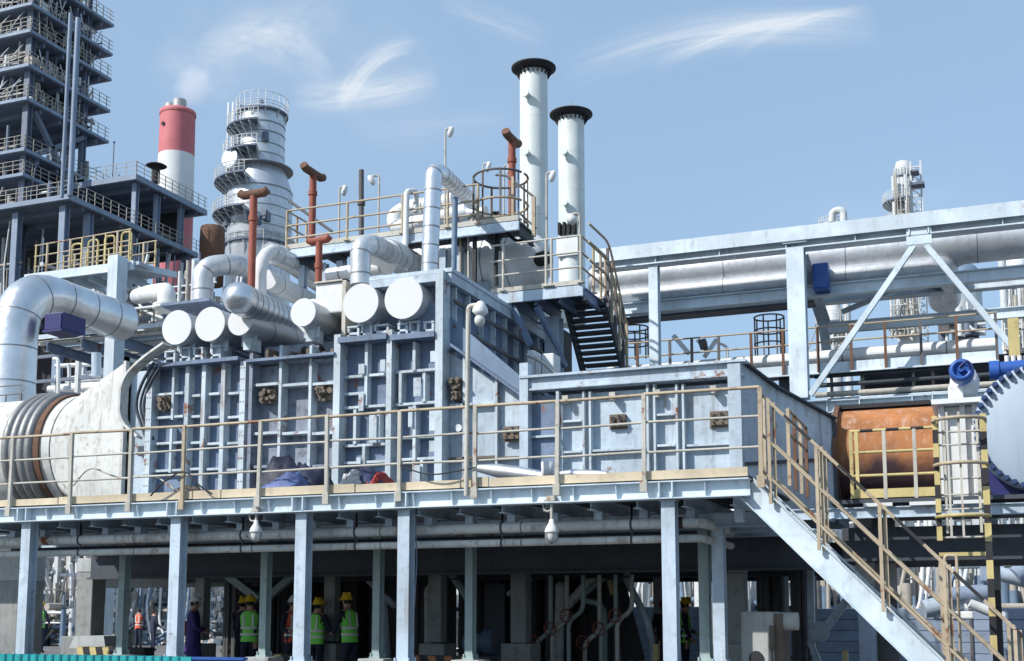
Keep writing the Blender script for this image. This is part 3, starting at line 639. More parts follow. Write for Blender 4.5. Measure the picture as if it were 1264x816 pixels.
# clutter on the upper deck
t=thing('valve_manifold','rusty valves and small pipework crowding the upper deck floor','valves',P(560,283,22.3))
for i in range(16):
    x=P(505+i*8,280,22.2).x; z=zu+.0; h=R.uniform(.1,.35); g=G().cyl((x,22.2,z),(x,22.2,z+h),.04,8).cyl((x,22.12,z+h),(x,22.28,z+h),.08,10).tube([(x,22.2,z+.08),(x+.3,22.3,z+.08)],.03,6); mk('valve',g,'rail_grey' if i%3 else 'rust_iron',t)
mk('black_hoses',G().tube(arc([P(610,262,22),P(614,290,21.9),P(612,330,22),P(613,352,22)],.2),.045,8).tube(arc([P(614,262,22),P(622,285,21.8),P(640,300,22),P(650,292,22.4)],.2),.035,8),'black',None,'black hoses hanging from the ring railing in front of the drum','hoses')
for u,mt,w in ((586,'black',.07),(578,'rail_grey',.03),(568,'rail_tan',.03)): 
    mk('hanger_rod',G().bar(P(u,352,21.7),P(u,292,21.7),w),mt,ud)
# big horizontal drum
yv=23.15; cz=P(620,326,yv).z; s=SC(620,yv); rv=36/s; xa_=P(520,326,yv).x; xb_=P(640,326,yv).x
t=thing('horizontal_drum','large white horizontal drum with domed silver end and oval manway','vessel',((xa_+xb_)/2,yv,cz-rv))
mk('drum_shell',G().cyl((xa_,yv,cz),(xb_,yv,cz),rv,48),'white_paint',t)
mk('drum_head',G().lathe([(rv,0),(rv*.97,.25),(rv*.85,.48),(rv*.6,.65),(rv*.3,.72),(0,.74)],(xb_,yv,cz),48,(1,0,0)),'white_paint',t)
g=G(); 
for k in range(5): x=xa_+k*(xb_-xa_)/4.2; g.cyl((x,yv,cz),(x+.025,yv,cz),rv*1.008,48)
mk('cladding_seam',g,'seam',t)
pm=PX(664,334,xb_+.55); mk('manway',G().cyl((xb_+.45,yv-.28,cz-.1),(xb_+.78,yv-.42,cz-.1),.15,20),'soot',t)
mk('saddle',G().box((xb_-.7,yv-.5,cz-rv-.5),(xb_-.5,yv+.5,cz-rv*.8)),'steel_paint',t); mk('saddle',G().box((xa_+.7,yv-.5,cz-rv-.5),(xa_+.9,yv+.5,cz-rv*.8)),'steel_paint',t)
# right deck
YR=21.3; zr2=P(665,355,YR).z; xr0=P(606,366,YR).x; xr1=P(719,345,YR).x
rd=thing('side_deck','pale blue service deck with dark underside right of the tall box','platform',((xr0+xr1)/2,YR+1.5,zr2)); yr2=22.9
mk('edge_beam',G().box((xr0,YR,zr2-.24),(xr1,YR+.06,zr2-.03)).box((xr1-.06,YR+.062,zr2-.24),(xr1,yr2,zr2-.03)),'steel_paint',rd)
mk('toe_plate',G().box((xr0,YR-.014,zr2-.02),(xr1,YR+.008,zr2+.07)),'rail_grey',rd)
mk('floor_plate',G().box((xr0+.01,YR+.065,zr2-.05),(xr1-.065,yr2,zr2)),'dark_steel',rd)
for k in range(4): x=xr0+.4+k*.5; mk('joist',G().ibeam((x,YR+.07,zr2-.2),(x,yr2,zr2-.2),.08,.22,.012),'panel_paint',rd)
xc_=P(684,420,22.4).x; mk('column',G().ibeam((xc_,22.4,zr2-4),(xc_,22.4,zr2-.33),.3,.3,.03,up=(0,1,0)),'steel_paint',rd)
mk('knee_brace',G().bar((xc_,YR+.1,zr2-.35),(xc_+.3,22.2,zr2-1.4),.1).bar((xc_-.5,YR+.15,zr2-.3),(xc_-.15,YR+.15,zr2-1.1),.12),'panel_paint',rd)
xc_=P(668,400,23.8).x; mk('column',G().ibeam((xc_,23.8,zr2-3),(xc_,23.8,zr2-.33),.2,.2,.03,up=(0,1,0)),'steel_paint',rd)
hts=[P(680,v,YR).z-zr2 for v in (295,315,333)]
t=thing('guard_railing','pale tan guard railing around the side deck by the drum','railing',((xr0+xr1)/2,YR,zr2))
railing(t,(xr0,YR,zr2),(xr1-.03,YR,zr2),hts,posts=[.14,.62,.68,1],mt='rail_grey',r=.02)
railing(t,(xr1-.03,YR,zr2),(xr1-.03,yr2,zr2),hts,posts=[.5,.8,1],mt='rail_tan',r=.02)
# stair down behind
sy0,sy1=22.2,23.5; xs0=P(697,375,sy0).x; xs1=xs0+.85; zt_=P(715,374,sy0).z; zb_=P(735,462,sy1).z
t=thing('steel_stair','dark open tread steel staircase seen from below, right of the deck','stairs',(xs0+.5,(sy0+sy1)/2,zb_))
for x in (xs0,xs1): mk('stringer',G().bar((x,sy0,zt_+.1),(x,sy1,zb_-.1),.05,.26),'dark_steel',t)
for k in range(11):
    f=(k+.5)/11; y=sy0+(sy1-sy0)*f; z=zt_+(zb_-zt_)*f; mk('tread',G().box((xs0+.03,y-.02,z-.02),(xs1-.03,y+.22,z+.03)),'dark_steel',t)
t=thing('stair_railing','brown handrail following the dark staircase down its right side','railing',(xs1,sy0+1,zb_))
for h in (.35,.7,1.05): mk('rail',G().tube(arc([(xs1+.05,sy0-1.2,zr2+h),(xs1+.05,sy0+.1,zt_+.15+h),(xs1+.05,sy1,zb_+h-.05)],.3,5),.024,8),'rail_tan',t)
for k in range(6): f=k/5; y=sy0+(sy1-sy0)*f; z=zt_+(zb_-zt_)*f; mk('post',G().bar((xs1+.05,y,z-.15),(xs1+.05,y,z+1.05),.05),'rail_tan' if k%2 else 'rail_dark',t)
# black box standing in for the dark door void behind, boxes beside it
t=mk('dark_door_void',G().box((P(655,430,23.6).x,23.6,P(655,452,23.6).z),(P(680,430,23.6).x,25,P(655,398,23.6).z)),'black',None,'black box standing in for the dark door void under the side deck','cabinet')
t=thing('control_boxes','white control boxes with curved guard pipe below the side deck','boxes',P(665,455,20.5))
for u,v0,v1,w in ((655,432,470,10),(664,440,468,8),(676,436,468,16)): 
    p=P(u,v1,20.8); s=SC(u,20.8); mk('box',G().box((p.x-w/2/s,20.8,p.z),(p.x+w/2/s,21.2,P(u,v0,20.8).z)),'white_paint',t,bevel=.02)
mk('guard_pipe',G().tube(arc([P(650,438,20.5),P(668,446,20.5),P(700,475,20.5)],.5),.03,8),'rail_grey',t)
# stacks
for (u,ub,vt,vb,Y,r,ru,lb) in ((661,657,90,330,26,.335,.54,'taller slim white exhaust stack with black flat crown'),(706,705,147,330,28,.335,.55,'shorter slim white exhaust stack with black flat crown')):
    b=P(u,vt,Y); zt3=b.z; z0=P(u,vb,Y).z; x=P((u+ub)/2,(vt+vb)/2,Y).x
    t=thing('exhaust_stack',lb,'stack',(x,Y,z0),'pair of exhaust stacks')
    mk('stack_shell',G().cyl((x,Y,z0-1.5),(x,Y,zt3),r,40),'stack_white',t)
    g=G()
    for k in range(1,4): zz=z0+(zt3-z0)*k/4; g.cyl((x,Y,zz),(x,Y,zz+.012),r*1.004,40)
    mk('weld_ring',g,'duct_white',t)
    mk('crown',G().lathe([(r*1.02,-.0),(ru,.10),(ru,.13),(0,.16)],(x,Y,zt3),40),'soot',t)
    g=G()
    for k in range(20): a=2*pi*k/20; q=Vector((x+math.cos(a)*r*1.04,Y+math.sin(a)*r*1.04,zt3)); q2=Vector((x+math.cos(a)*ru*.8,Y+math.sin(a)*ru*.8,zt3+.05)); g.bar(q-Vector((0,0,.1)),q2,.02,.05)
    mk('crown_bracket',g,'soot',t)
    mk('lightning_rod',G().cyl((x,Y,zt3+.15),(x,Y,zt3+.5),.012,6),'rail_grey',t)
    for f in (.86,.56) if Y==26 else (.74,.4):
        zz=z0+(zt3-z0)*f; mk('nozzle',G().cyl((x-.05,Y-r+.03,zz),(x-.05,Y-r-.14,zz),.07,14).cyl((x-.05,Y-r-.14,zz),(x-.05,Y-r-.17,zz),.11,14),'stack_white',t)
    if Y==28:
        mk('base_louvre',G().box((x-.28,Y-r-.05,z0+.2),(x+.28,Y-r+.1,z0+.7)),'white_paint',t); 
        g=G(); 
        for k in range(4): g.box((x-.22+k*.13,Y-r-.12,z0+.75),(x-.16+k*.13,Y-r+.05,z0+1.05))
        mk('louvre_slot',g,'soot',t)
# ================================================================== RIGHT PIPE RACK
YK=25.0
zk=P(985,297,YK).z; s=SC(985,YK)
xk0=P(735,322,YK).x; xk1=P(1330,262,YK).x
rk=thing('pipe_rack','large pale blue steel pipe rack frame crossing the upper right','pipe rack',(P(985,400,YK).x,YK,0))
h=.42
mk('top_beam',G().ibeam((xk0,YK,zk),(xk1,YK,zk),.36,h,.03),'beam_paint',rk)
for k in range(12): x=xk0+k*1.4; mk('stiffener',G().box((x,YK-.17,zk-.18),(x+.02,YK-.02,zk+.09)),'beam_paint',rk)
x9=P(985,400,YK).x; x8=P(808.5,400,YK).x; xE=P(1262,380,YK).x
zc9=P(985,490,YK).z
mk('column',G().ibeam((x9,YK,P(985,493,YK).z),(x9,YK,zk-h/2),.36,.36,.03,up=(0,1,0)),'beam_paint',rk)
mk('column',G().ibeam((x8,YK,0),(x8,YK,zk-h/2),.2,.24,.02,up=(0,1,0)),'beam_paint',rk)
mk('fascia_plate',G().box((xk0,YK-.23,zk-.06),(xk1,YK-.2,zk+.24)),'beam_paint',rk)
mk('gusset_or_lit_patch',G().box((x9-.25,YK-.2,zk-.1),(x9+.25,YK-.19,zk+.05)),'beam_paint',rk)
def pk(u,v,dy=0): return P(u,v,YK+dy)
mk('diagonal_brace',G().ibeam(pk(1128,303,-.1),pk(1000,488,-.1),.11,.11,.02,up=(0,1,0)),'beam_paint',rk)
mk('diagonal_brace',G().ibeam(pk(1143,303,-.1),pk(1252,432,-.1),.11,.11,.02,up=(0,1,0)),'beam_paint',rk)
x=pk(1135,300).x; mk('gusset_or_lit_patch',G().box((x-.24,YK-.17,zk-.4),(x+.24,YK-.15,zk-.05)).box((x-.2,YK-.2,zk-.2),(x-.17,YK-.01,zk+.1)).box((x+.17,YK-.2,zk-.2),(x+.2,YK-.01,zk+.1)),'beam_paint',rk)
mk('cross_tie',G().bar(P(994,316,YK+1),P(1140,352,YK+2.5),.1).bar(P(1264,292,YK+1.2),P(1040,385,YK+2.5),.1),'beam_paint',rk)
mk('rear_brace',G().bar(P(990,318,YK+.2),P(1018,400,YK+2.6),.28,.1,up=(0,1,0)).bar(P(1016,398,YK+2.6),P(1024,460,YK+2.6),.2),'steel_paint',rk)
YK2=YK+2.2
mk('top_beam',G().ibeam((xk0,YK2+.6,zk-.5),(xk1,YK2+.6,zk-.5),.3,.4,.03),'beam_paint',rk)
zl_=P(870,373,YK+.9).z
mk('lower_beam',G().ibeam((xk0,YK+.9,zl_),(xk1,YK+.9,zl_),.2,.26,.02),'beam_paint',rk)
mk('walk_grating',G().box((xk0,YK+1.02,zl_-.2),(x9+.2,YK+1.5,zl_-.15)),'dark_steel',rk)
z3=P(1120,397,YK+2.0).z
mk('lower_beam',G().ibeam((x9+.4,YK+2.0,z3),(xk1,YK+2.0,z3),.16,.24,.02),'beam_paint',rk)
def rackpipe(lb,u,v,Y,r,mt='silver_dull',b=1.2,x0=None,xe=None):
    xe=xe or xk1
    z=P(u,v,Y).z; t=thing('rack_pipe',lb,'pipe',(x9,Y,z),'pipes lying in the rack'); x0=x0 if x0 is not None else xk0-.5
    mk('pipe_run',G().tube(arc([(x0,Y,z),(xe,Y,z),(xe,Y+3,z)],r*1.6),r,28),mt,t); g=G(); x=x0+.5
    while x<xe-1: g.cyl((x,Y,z),(x+.02,Y,z),r*1.012,28); x+=b*2.2
    mk('cladding_seam',g,'seam',t)
rackpipe('widest dull silver pipe in the rack, uppermost',860,336,YK+1.4,.42)
rackpipe('second silver pipe in the rack under the widest one',860,357,YK+1.1,.2,xe=P(1168,330,YK+1.1).x)
rackpipe('thick silver pipe at the back of the rack',900,352,YK+2.0,.38,xe=P(1160,330,YK+2).x)
# blue box on rack
t=thing('junction_box','bright blue junction box hung behind the rack column','box',P(1009,340,YK+1)); p=P(1009,340,YK+.5)
mk('box_body',G().box((p.x-.1,YK+.5,p.z-.3),(p.x+.22,YK+.9,p.z+.27)),'blue_machine',t,bevel=.02); mk('door',G().box((p.x-.08,YK+.47,p.z-.27),(p.x+.2,YK+.498,p.z+.24)),'blue_machine',t,bevel=.01)
# white gallery pipe and its railing
YG=25.9; zg=P(1100,431,YG).z; s=SC(1100,YG); xg0=P(745,440,YG).x; xg1=P(1232,425,YG).x
ga=thing('gallery_walkway','slim walkway with light blue edge beam behind the low duct','platform',(x9,YG+.5,zg))
mk('edge_beam',G().box((xg0,YG-.05,zg-.42),(xg1,YG,zg-.2)).box((xg0,YG-.12,zg-.44),(xg1,YG-.052,zg-.41)),'beam_paint',ga); mk('floor_plate',G().box((xg0,YG+.004,zg-.25),(xg1,YG+1.3,zg-.21)),'dark_steel',ga)
pipe('gallery_pipe','long white pipe lying along the gallery behind the railing',[(xg0,YG+.35,zg+.0),(xg1,YG+.35,zg+.0)],.16,'white_paint',bands=2.1,n=24)
zrail=P(1100,398,YG).z
t=thing('guard_railing','brown guard railing along the gallery with the white pipe','railing',(x9,YG,zg))
us=[771,788,828,855,888,928,967,1010,1051,1093,1137,1181,1230]
for hz in (zrail,zrail-.33): mk('rail',G().cyl((xg0,YG-.1,hz),(xg1,YG-.1,hz),.02,8),'rail_tan',t)
for u in us: x=P(u,420,YG).x; mk('post',G().bar((x,YG-.1,zg-.4),(x,YG-.1,zrail),.055),'brown_rust' if u%3 else 'rail_dark',t)
for (u,lb) in ((783,'small caged ladder top at the left end of the gallery'),(950,'caged ladder top rising above the gallery railing')):
    t=thing('ladder_cage',lb,'ladder cage',P(u,425,YG+.5)); c=P(u,425,YG+.8); rr=.33; zt4=P(u,392 if u>900 else 405,YG+.8).z
    for f in (0,.5,1): mk('hoop',G().tube([(c.x+math.cos(a)*rr,c.y+math.sin(a)*rr,c.z+(zt4-c.z)*f) for a in [2*pi*k/18 for k in range(19)]],.018,6),'rail_dark',t)
    for k in range(7): a=2*pi*k/7; mk('cage_bar',G().bar((c.x+math.cos(a)*rr,c.y+math.sin(a)*rr,c.z-.3),(c.x+math.cos(a)*rr,c.y+math.sin(a)*rr,zt4),.03),'rail_dark',t)
# machinery lumps on the gallery
t=thing('dust_chute','grey slanted chutes and valve gear on the gallery pipe','machinery',P(855,435,YG+.6))
for (a,b,w) in ((P(832,415,YG+.7),P(850,436,YG+.7),.2),(P(884,420,YG+.9),P(870,440,YG+.8),.22),(P(862,420,YG+.9),P(872,432,YG+.9),.16)): mk('chute',G().bar(a,b,w,.1),'silver_dull',t)
mk('motor',G().cyl(P(864,426,YG+.6),P(872,424,YG+.6),.12,14),'rail_dark',t); mk('gooseneck',G().tube(arc([P(898,442,YG+.5),P(898,428,YG+.5),P(888,424,YG+.5)],.15),.03,8),'white_paint',t)
# dark pipe gallery under
t=thing('lower_pipe_rack','dark shaded rack of pipes below the gallery on the right','pipe rack',P(1090,480,25)); YQ=25.2
def bz(v,Y=25.2): return P(1100,v,Y).z
x0_,x1_=P(1000,480,YQ).x,P(1264,480,YQ).x
mk('shade_sheet',G().box((XH+1,YQ+2.5,bz(515,27.7)),(x1_+3,YQ+2.6,bz(447,27.7))),'shade_black',t)  # near-black sheet added as the shade under the gallery
for v,r,m_ in ((459,.04,'dark_steel'),(470,.05,'dark_steel'),(482,.06,'rail_grey'),(489,.04,'steel_paint')): mk('pipe_run',G().cyl((x0_,YQ+.8,bz(v,26)),(x1_+2,YQ+.8,bz(v,26)),r,12),m_,t)
mk('edge_beam',G().ibeam((x0_-.4,YQ,bz(498)),(x1_+2,YQ,bz(498)),.2,.26,.02),'beam_paint',t)
for u in (1020,1060,1125,1150,1200): x=P(u,480,YQ).x; mk('rack_post',G().bar((x,YQ+1,bz(505,26.2)),(x,YQ+1,bz(450,26.2)),.06),'rail_grey',t); mk('stiffener',G().box((x,YQ-.1,bz(498)-.12),(x+.02,YQ-.01,bz(498)+.12)),'beam_paint',t)
for u in (935,960): x=P(u,480,YQ).x; mk('rack_post',G().bar((x,YQ+1,bz(512,26.2)),(x,YQ+1,bz(446,26.2)),.22),'dark_steel',t)
# ================================================================== RIGHT: VALVE, ACTUATOR, BLIND FLANGE
yo=21.2; xw0=P(1160,563,19.6).x; xw1=P(1210,563,19.6).x
vv=thing('slide_valve','tall white slide valve body between orange duct and blind flange','valve',((xw0+xw1)/2,19.8,zc-.8))
zt5=P(1185,500,19.6).z; zb5=P(1185,618,19.6).z
mk('valve_body',G().box((xw0,19.7,zb5),(xw1,21.6,zt5)),'white_paint',vv,bevel=.02)
for u in (1164,1190,1206): x=P(u,560,19.55).x; mk('body_rib',G().box((x-.04,19.6,zb5),(x+.04,19.69,zt5)),'white_paint',vv)
mk('top_plate',G().box((xw0-.08,19.4,zt5+.004),(xw1+.12,21.7,zt5+.08)),'white_paint',vv)
mk('neck',G().box((P(1170,480,19.6).x,19.6,zt5+.084),(P(1189,480,19.6).x,20.2,P(1180,476,19.6).z)),'white_paint',vv,bevel=.02)
mk('side_drum',G().cyl((xw0+.1,20.2,P(1190,590,20).z),(xw1+.9,20.2,P(1190,590,20).z),.42,32),'duct_white',vv)
c=P(1190,478,19.9); mk('bonnet',G().lathe([(.0,.35),(.16,.3),(.22,.15),(.22,0),(.2,-.15),(0,-.2)],c,28,(.1,.5,.8)),'white_paint',vv)
ac=thing('valve_actuator','round blue hand actuator on top of the white slide valve','actuator',P(1187,466,19.2)); c=P(1187,466,19.5)
mk('actuator_drum',G().lathe([(0,.3),(.17,.29),(.18,.2),(.18,.04),(.16,.0),(.12,-.02),(.11,.05),(0,.06)],c+Vector((0,-.25,.08)),32,(.05,1,-.1)),'blue_machine',ac,bevel=0)
mk('center_hub',G().cyl(c+Vector((0,-.32,.08)),c+Vector((0,-.15,.08)),.05,8),'blue_machine',ac); mk('handle',G().tube(arc([c+Vector((-.02,-.33,.1)),c+Vector((.1,-.36,.2)),c+Vector((.14,-.3,.08))],.08),.02,8),'navy',ac)
ac=thing('hydraulic_cylinder','blue horizontal hydraulic cylinder at the right edge above the flange','cylinder',P(1250,455,20)); c=P(1228,457,20)
mk('cylinder_barrel',G().cyl(c,c+Vector((1.6,.0,.05)),.12,24),'blue_machine',ac); mk('end_cap',G().cyl(c-Vector((.08,0,0)),c+Vector((.06,0,0)),.15,24),'blue_machine',ac)
g=G()
for k in range(4): p=P(1243+k*8,447,20); g.cyl(p-Vector((0,0,.08)),p+Vector((0,0,.1)),.035,8)
mk('fitting',g,'white_paint',ac)
mk('yellow_post',G().box(P(1246,440,20.2)-Vector((0,0,.0)),P(1257,392,20.2)+Vector((0,.2,0))),'yellow',None,'short weathered yellow post standing above the blue hydraulic cylinder','post')
fc=P(1287,527,18.4); s=SC(1287,18.4); rf=80/s
bf=thing('blind_flange','huge pale blue blind flange ringed with dark blue bolts at right edge','flange',(fc.x,18.4,fc.z-rf))
mk('flange_disc',G().lathe([(0,0),(rf*.97,0),(rf,.02),(rf,.12),(0,.12)],fc,72,(0,1,0)),'flange_blue',bf); mk('rear_flange',G().lathe([(0,.16),(rf,.16),(rf,.28),(rf*.8,.3),(rf*.8,1.6),(0,1.6)],fc,64,(0,1,0)),'flange_blue',bf)
g=G()
for k in range(46):
    a=2*pi*k/46; q=fc+Vector((math.cos(a)*rf*.955,0,math.sin(a)*rf*.955)); g.cyl(q+Vector((0,-.11,0)),q+Vector((0,.4,0)),.028,6); g.cyl(q+Vector((0,-.07,0)),q+Vector((0,-.003,0)),.048,6)
mk('bolt',g,'bolt_blue',bf); 
q=P(1240,598,18.7); mk('support_bracket',G().slab([q+Vector((-.35,0,.35)),q+Vector((.55,0,-.05)),q+Vector((.15,0,-.35)),q+Vector((-.1,0,-.3))],(0,.15,0)),'navy',bf)
# yellow rail platform before the orange duct
yw=18.2; zy=P(1100,614,yw).z
# bolts and clutter on the furnace front
g=G()
for u in (188,303,420,484,546):
    for k in range(17):
        z=Z0+.15+k*.21
        if z<ZT1-.1: x=fx(u); [g.cyl((x+d,Yf-.16,z),(x+d,Yf-.1,z),.016,6) for d in (-.03,.03)]
mk('bolt',g,'rail_grey',fur)
pipe('draped_cable','black cable draped loosely over the walkway railing left of the furnace corner',[P(186,612,15.85),P(200,596,15.8),P(228,578,15.82),P(246,600,15.8),P(262,610,15.85)],.014,'black','cable',n=6)
pipe('draped_cable','grey hose looped along the walkway in front of the white cone',[P(90,600,16.2),P(110,575,16.3),P(150,592,16.2),P(190,585,16.3),P(215,604,16.2)],.014,'rail_grey','cable',n=6)
pipe('draped_cable','thin blue rope hanging straight down under the deck beside the fourth column',[P(512,632,16.3),P(515,690,16.3),P(511,752,16.3)],.01,'sheet_blue','cable',n=6)
pipe('draped_cable','dark cable sagging along the lower rail before the clothes pile',[P(494,575,15.85),P(530,588,15.82),P(587,577,15.85)],.012,'black','cable',n=6)
pipe('draped_cable','cable sagging beneath the deck between first and second columns',[P(44,660,16.7),P(120,672,16.7),P(212,658,16.7)],.014,'black','cable',n=6,br=1)
yt=thing('yellow_railing','yellow steel guard railing in front of the rusted orange duct','railing',(P(1100,600,yw).x,yw,zy))
hh=[P(1100,v,yw).z-zy for v in (530,557,586)]; a=Vector((P(1051,600,yw).x,yw,zy)); b=Vector((P(1160,600,yw).x,yw,zy))
for k,h_ in enumerate(hh):
    mk('rail',G().cyl(a+z1*h_,b+z1*h_,.022,8),'yellow' if k else 'yellow',yt)
g=G()
for f in (.12,.42,.7): p=a.lerp(b,f)+z1*hh[0]; g.cyl(p,p+Vector((.18,0,0)),.0235,8)
mk('black_band',g,'black',yt)
for u,m_ in ((1051,'yellow'),(1058,'yellow'),(1092,'rail_grey'),(1129.5,'rail_grey'),(1158,'yellow')): x=P(u,570,yw).x; mk('post',G().bar((x,yw,zy-(.25 if u in(1092,1129.5) else 0)),(x,yw,zy+hh[0]-.01),.05),m_,yt)
mk('toe_plate',G().box((a.x,yw-.02,zy),(b.x,yw+.01,zy+.13)),'yellow',yt)
t=thing('side_platform','narrow steel platform carrying the yellow railing by the valve','platform',(P(1150,640,yw).x,yw+1,zy))
mk('floor_plate',G().box((a.x-.3,yw-.05,zy-.08),(P(1264,640,yw).x+1.5,yw+3.6,zy-.02)),'dark_steel',t); mk('edge_beam',G().ibeam((a.x-2.4,yw-.08,zy-.22),(P(1264,640,yw).x+1.5,yw-.08,zy-.22),.1,.16,.015),'steel_paint',t)
mk('bearing_beam',G().box((a.x-.2,yw+.4,zy-.9),(P(1264,640,yw).x+1.5,yw+3,zy-.4)),'dark_steel',t)
for u in (1092,1150,1205): 
    p=P(u,628,yw-.3); mk('white_pad',G().box((p.x-.3,yw-.2,zy-.14),(p.x+.1,yw-.12,zy-.09)),'white_cap',t)
# caged ladder
yc=17.2
lt=thing('caged_ladder','yellow and black striped ladder with safety cage beside the valve','ladder',P(1190,800,yc))
def stripe(a,b,w,n,m1=0,m2=1):
    g=G(); a=Vector(a); b=Vector(b)
    for k in range(n): g.m=m1 if k%2==0 else m2; g.bar(a.lerp(b,k/n),a.lerp(b,(k+1)/n),w*(1 if k%2==0 else 1.01))
    return g
xl0,xl1=P(1160,660,yc).x,P(1220,660,yc).x; zlt=P(1190,512,yc).z; zlb=.9
mk('stile',stripe((xl0,yc,zlb+1.5),(xl0,yc,zlt),.07,9),['yellow','black'],lt); mk('stile',stripe((xl1,yc,zlb),(xl1,yc,zlt),.085,13),['yellow','black'],lt)
mk('rear_stile',G().bar((xl0+.1,yc+.05,zlb+1.6),(xl0+.1,yc+.05,zlt),.035).bar((xl1-.08,yc+.05,zlb+1.6),(xl1-.08,yc+.05,zlt),.035),'rail_grey',lt)
for v in (519,574,638): z=P(1190,v,yc).z; mk('hoop',G().tube([(xl0+(xl1-xl0)*(.5-.55*math.cos(a)),yc-.35*math.sin(a),z) for a in [pi*k/14 for k in range(15)]],.025,8),'rail_tan' if v!=638 else 'yellow',lt)
for u in (1172,1187): p=P(u,600,yc-.3); mk('cage_bar',G().bar((p.x,yc-.3,P(1190,665,yc).z),(p.x,yc-.3,zlt),.03),'rail_grey',lt)
for v in (532,548,590,610,628,663): z=P(1190,v,yc).z; mk('rung',G().cyl((xl0,yc+.03,z),(xl1,yc+.03,z),.014,8),'rail_grey',lt)
z=P(1190,684,yc).z; mk('rung',G().bar((xl0-.02,yc,z),(xl1+.02,yc,z),.05),'yellow',lt); mk('rung',G().tube(arc([(xl0+.05,yc-.1,z-1.3),(xl0+.05,yc-.1,z-.02),(xl0+.2,yc-.1,z-.02),(xl0+.2,yc-.1,z-1.3)],.05),.02,8),'rail_tan',lt)
# ================================================================== FRONT STAIR
st=thing('access_stair','pale blue steel stair descending right from the walkway end','stairs',(P(1040,700,Yp).x,Yp+.5,0))
A0=P(921,601,Yp); B0=P(1150,822,Yp); dd=(B0-A0); dd.y=0
B0=A0+dd*(1+.5/ dd.length*1); slope=dd.normalized()
A0z=Vector((A0.x,Yp+.0,A0.z))
L0=A0z; L1=A0z+slope*((A0z.z-.05)/-slope.z)
for dy,nm in ((0,'stringer'),(1.0,'stringer')): mk(nm,G().chan(L0+Vector((0,dy,0)),L1+Vector((0,dy,0)),.1,.31,.015),'beam_paint',st)
nt_=14
for k in range(nt_):
    f=(k+.6)/nt_; p=L0.lerp(L1,f); mk('tread',G().box((p.x-.14,Yp+.06,p.z-.0),(p.x+.14,Yp+.94,p.z+.03)),'dark_steel',st)
def stair_rail(lb,y,umarks,mp,brownish):
    t=thing('stair_railing',lb,'railing',(A0.x+1,y,A0.z)); H=P(1086,622,Yp).z-(L0+slope*((P(1086,622,Yp).x-L0.x)/slope.x)).z
    def zat(x): return (L0+slope*((x-L0.x)/slope.x)).z
    xs_=[P(u,650,Yp).x for u in umarks]; xe=xs_[-1]+1.6; x0=P(936,480,Yp).x
    for k,f in enumerate((1,.63,.3)):
        a=Vector((x0,y,zat(x0)+H*f)); b=Vector((xe,y,zat(xe)+H*f))
        if k==0:
            g=stripe(a,b,.038,16); mk('rail',g,['rail_tan','black'],t)
        else: mk('rail',G().cyl(a,b,.02,8),mp,t)
    for x in xs_: mk('post',G().bar((x,y,zat(x)+.1),(x,y,zat(x)+H-.02),.042,.05).bar((x+.06,y+.05,zat(x)+.1),(x+.06,y+.05,zat(x)+H-.02),.04,.03),mp,t)
stair_rail('tan striped handrail on the near side of the front stair',Yp-.05,(953,1011,1087,1163,1246,1330),'rail_tan',0)
stair_rail('tan striped handrail on the far side of the front stair',Yp+1.05,(930,1003,1078,1155,1240,1330),'rail_tan',1)
t=thing('guard_railing','short rusty railing closing the walkway end behind the stair head','railing',(XR+.3,Yp+1.6,ZD))
for i in range(4): p=Vector((XR+.35,Yp+1.15+i*.6,ZD)); mk('post',G().bar(p,p+z1*1.1,.05),'brown_rust' if i%2 else 'rail_tan',t)
for h_ in (.4,.75,1.1): mk('rail',G().cyl((XR+.35,Yp+1.15,ZD+h_),(XR+.35,Yp+3,ZD+h_),.02,8),'rail_tan',t)
# ================================================================== LEFT ELEVATED PLATFORM, BIG PIPE
ye=27.0
et=thing('elevated_platform','light blue elevated platform with yellow railing at far left','platform',P(90,335,ye))
z=P(90,331,ye).z; x0=P(30,340,ye).x; x1=P(152,325,ye).x
mk('edge_beam',G().box((x0,ye,z-.26),(x1+.35,ye+.06,z)).box((x0,ye-.06,z-.27),(x1+.1,ye-.002,z-.24)),'beam_paint',et); mk('floor_plate',G().box((x0,ye+.065,z-.12),(x1+.5,ye+1.4,z-.02)),'steel_paint',et)
mk('side_beam',G().slab([(x1+.1,ye-.1,z-.18),(x1+.75,ye+1.4,z-.18),(x1+.75,ye+1.4,z),(x1+.1,ye-.1,z)],(.05,0,0)),'beam_paint',et)
xcL=P(142,400,ye-.3).x; mk('column',G().box((xcL-.17,ye-.5,0),(xcL+.17,ye-.065,z+.05)),'beam_paint',et,bevel=.012)
for k in range(7): x=x0+.3+k*.5; mk('joist',G().ibeam((x,ye+.1,z-.28),(x,ye+1.4,z-.28),.08,.2,.01),'steel_paint',et)
t=thing('yellow_railing','yellow tan railing around the elevated platform at left','railing',P(90,325,ye)); zz=z
for dy in (.05,1.2):
    for h_ in (.3,.62,.95): mk('rail',G().cyl((x0+.3,ye+dy,zz+h_-.1),(x1+.2,ye+dy,zz+h_),.022,8),'rail_tan',t)
    for k in range(9): x=x0+.35+k*(x1-x0-.2)/8; mk('post',G().bar((x,ye+dy,zz),(x,ye+dy,zz+.88+.07*(k/8)),.05 if k%2 else .035),'rail_tan' if k%2 else 'yellow',t)
for k in range(4):
    x=x0+1.2+k*.6; mk('gate_hoop',G().tube(arc([(x,ye+.6,zz),(x,ye+.6,zz+.95+.05*k),(x+.35,ye+.6,zz+.95+.05*k),(x+.35,ye+.6,zz)],.12),.03,8),'yellow',t)
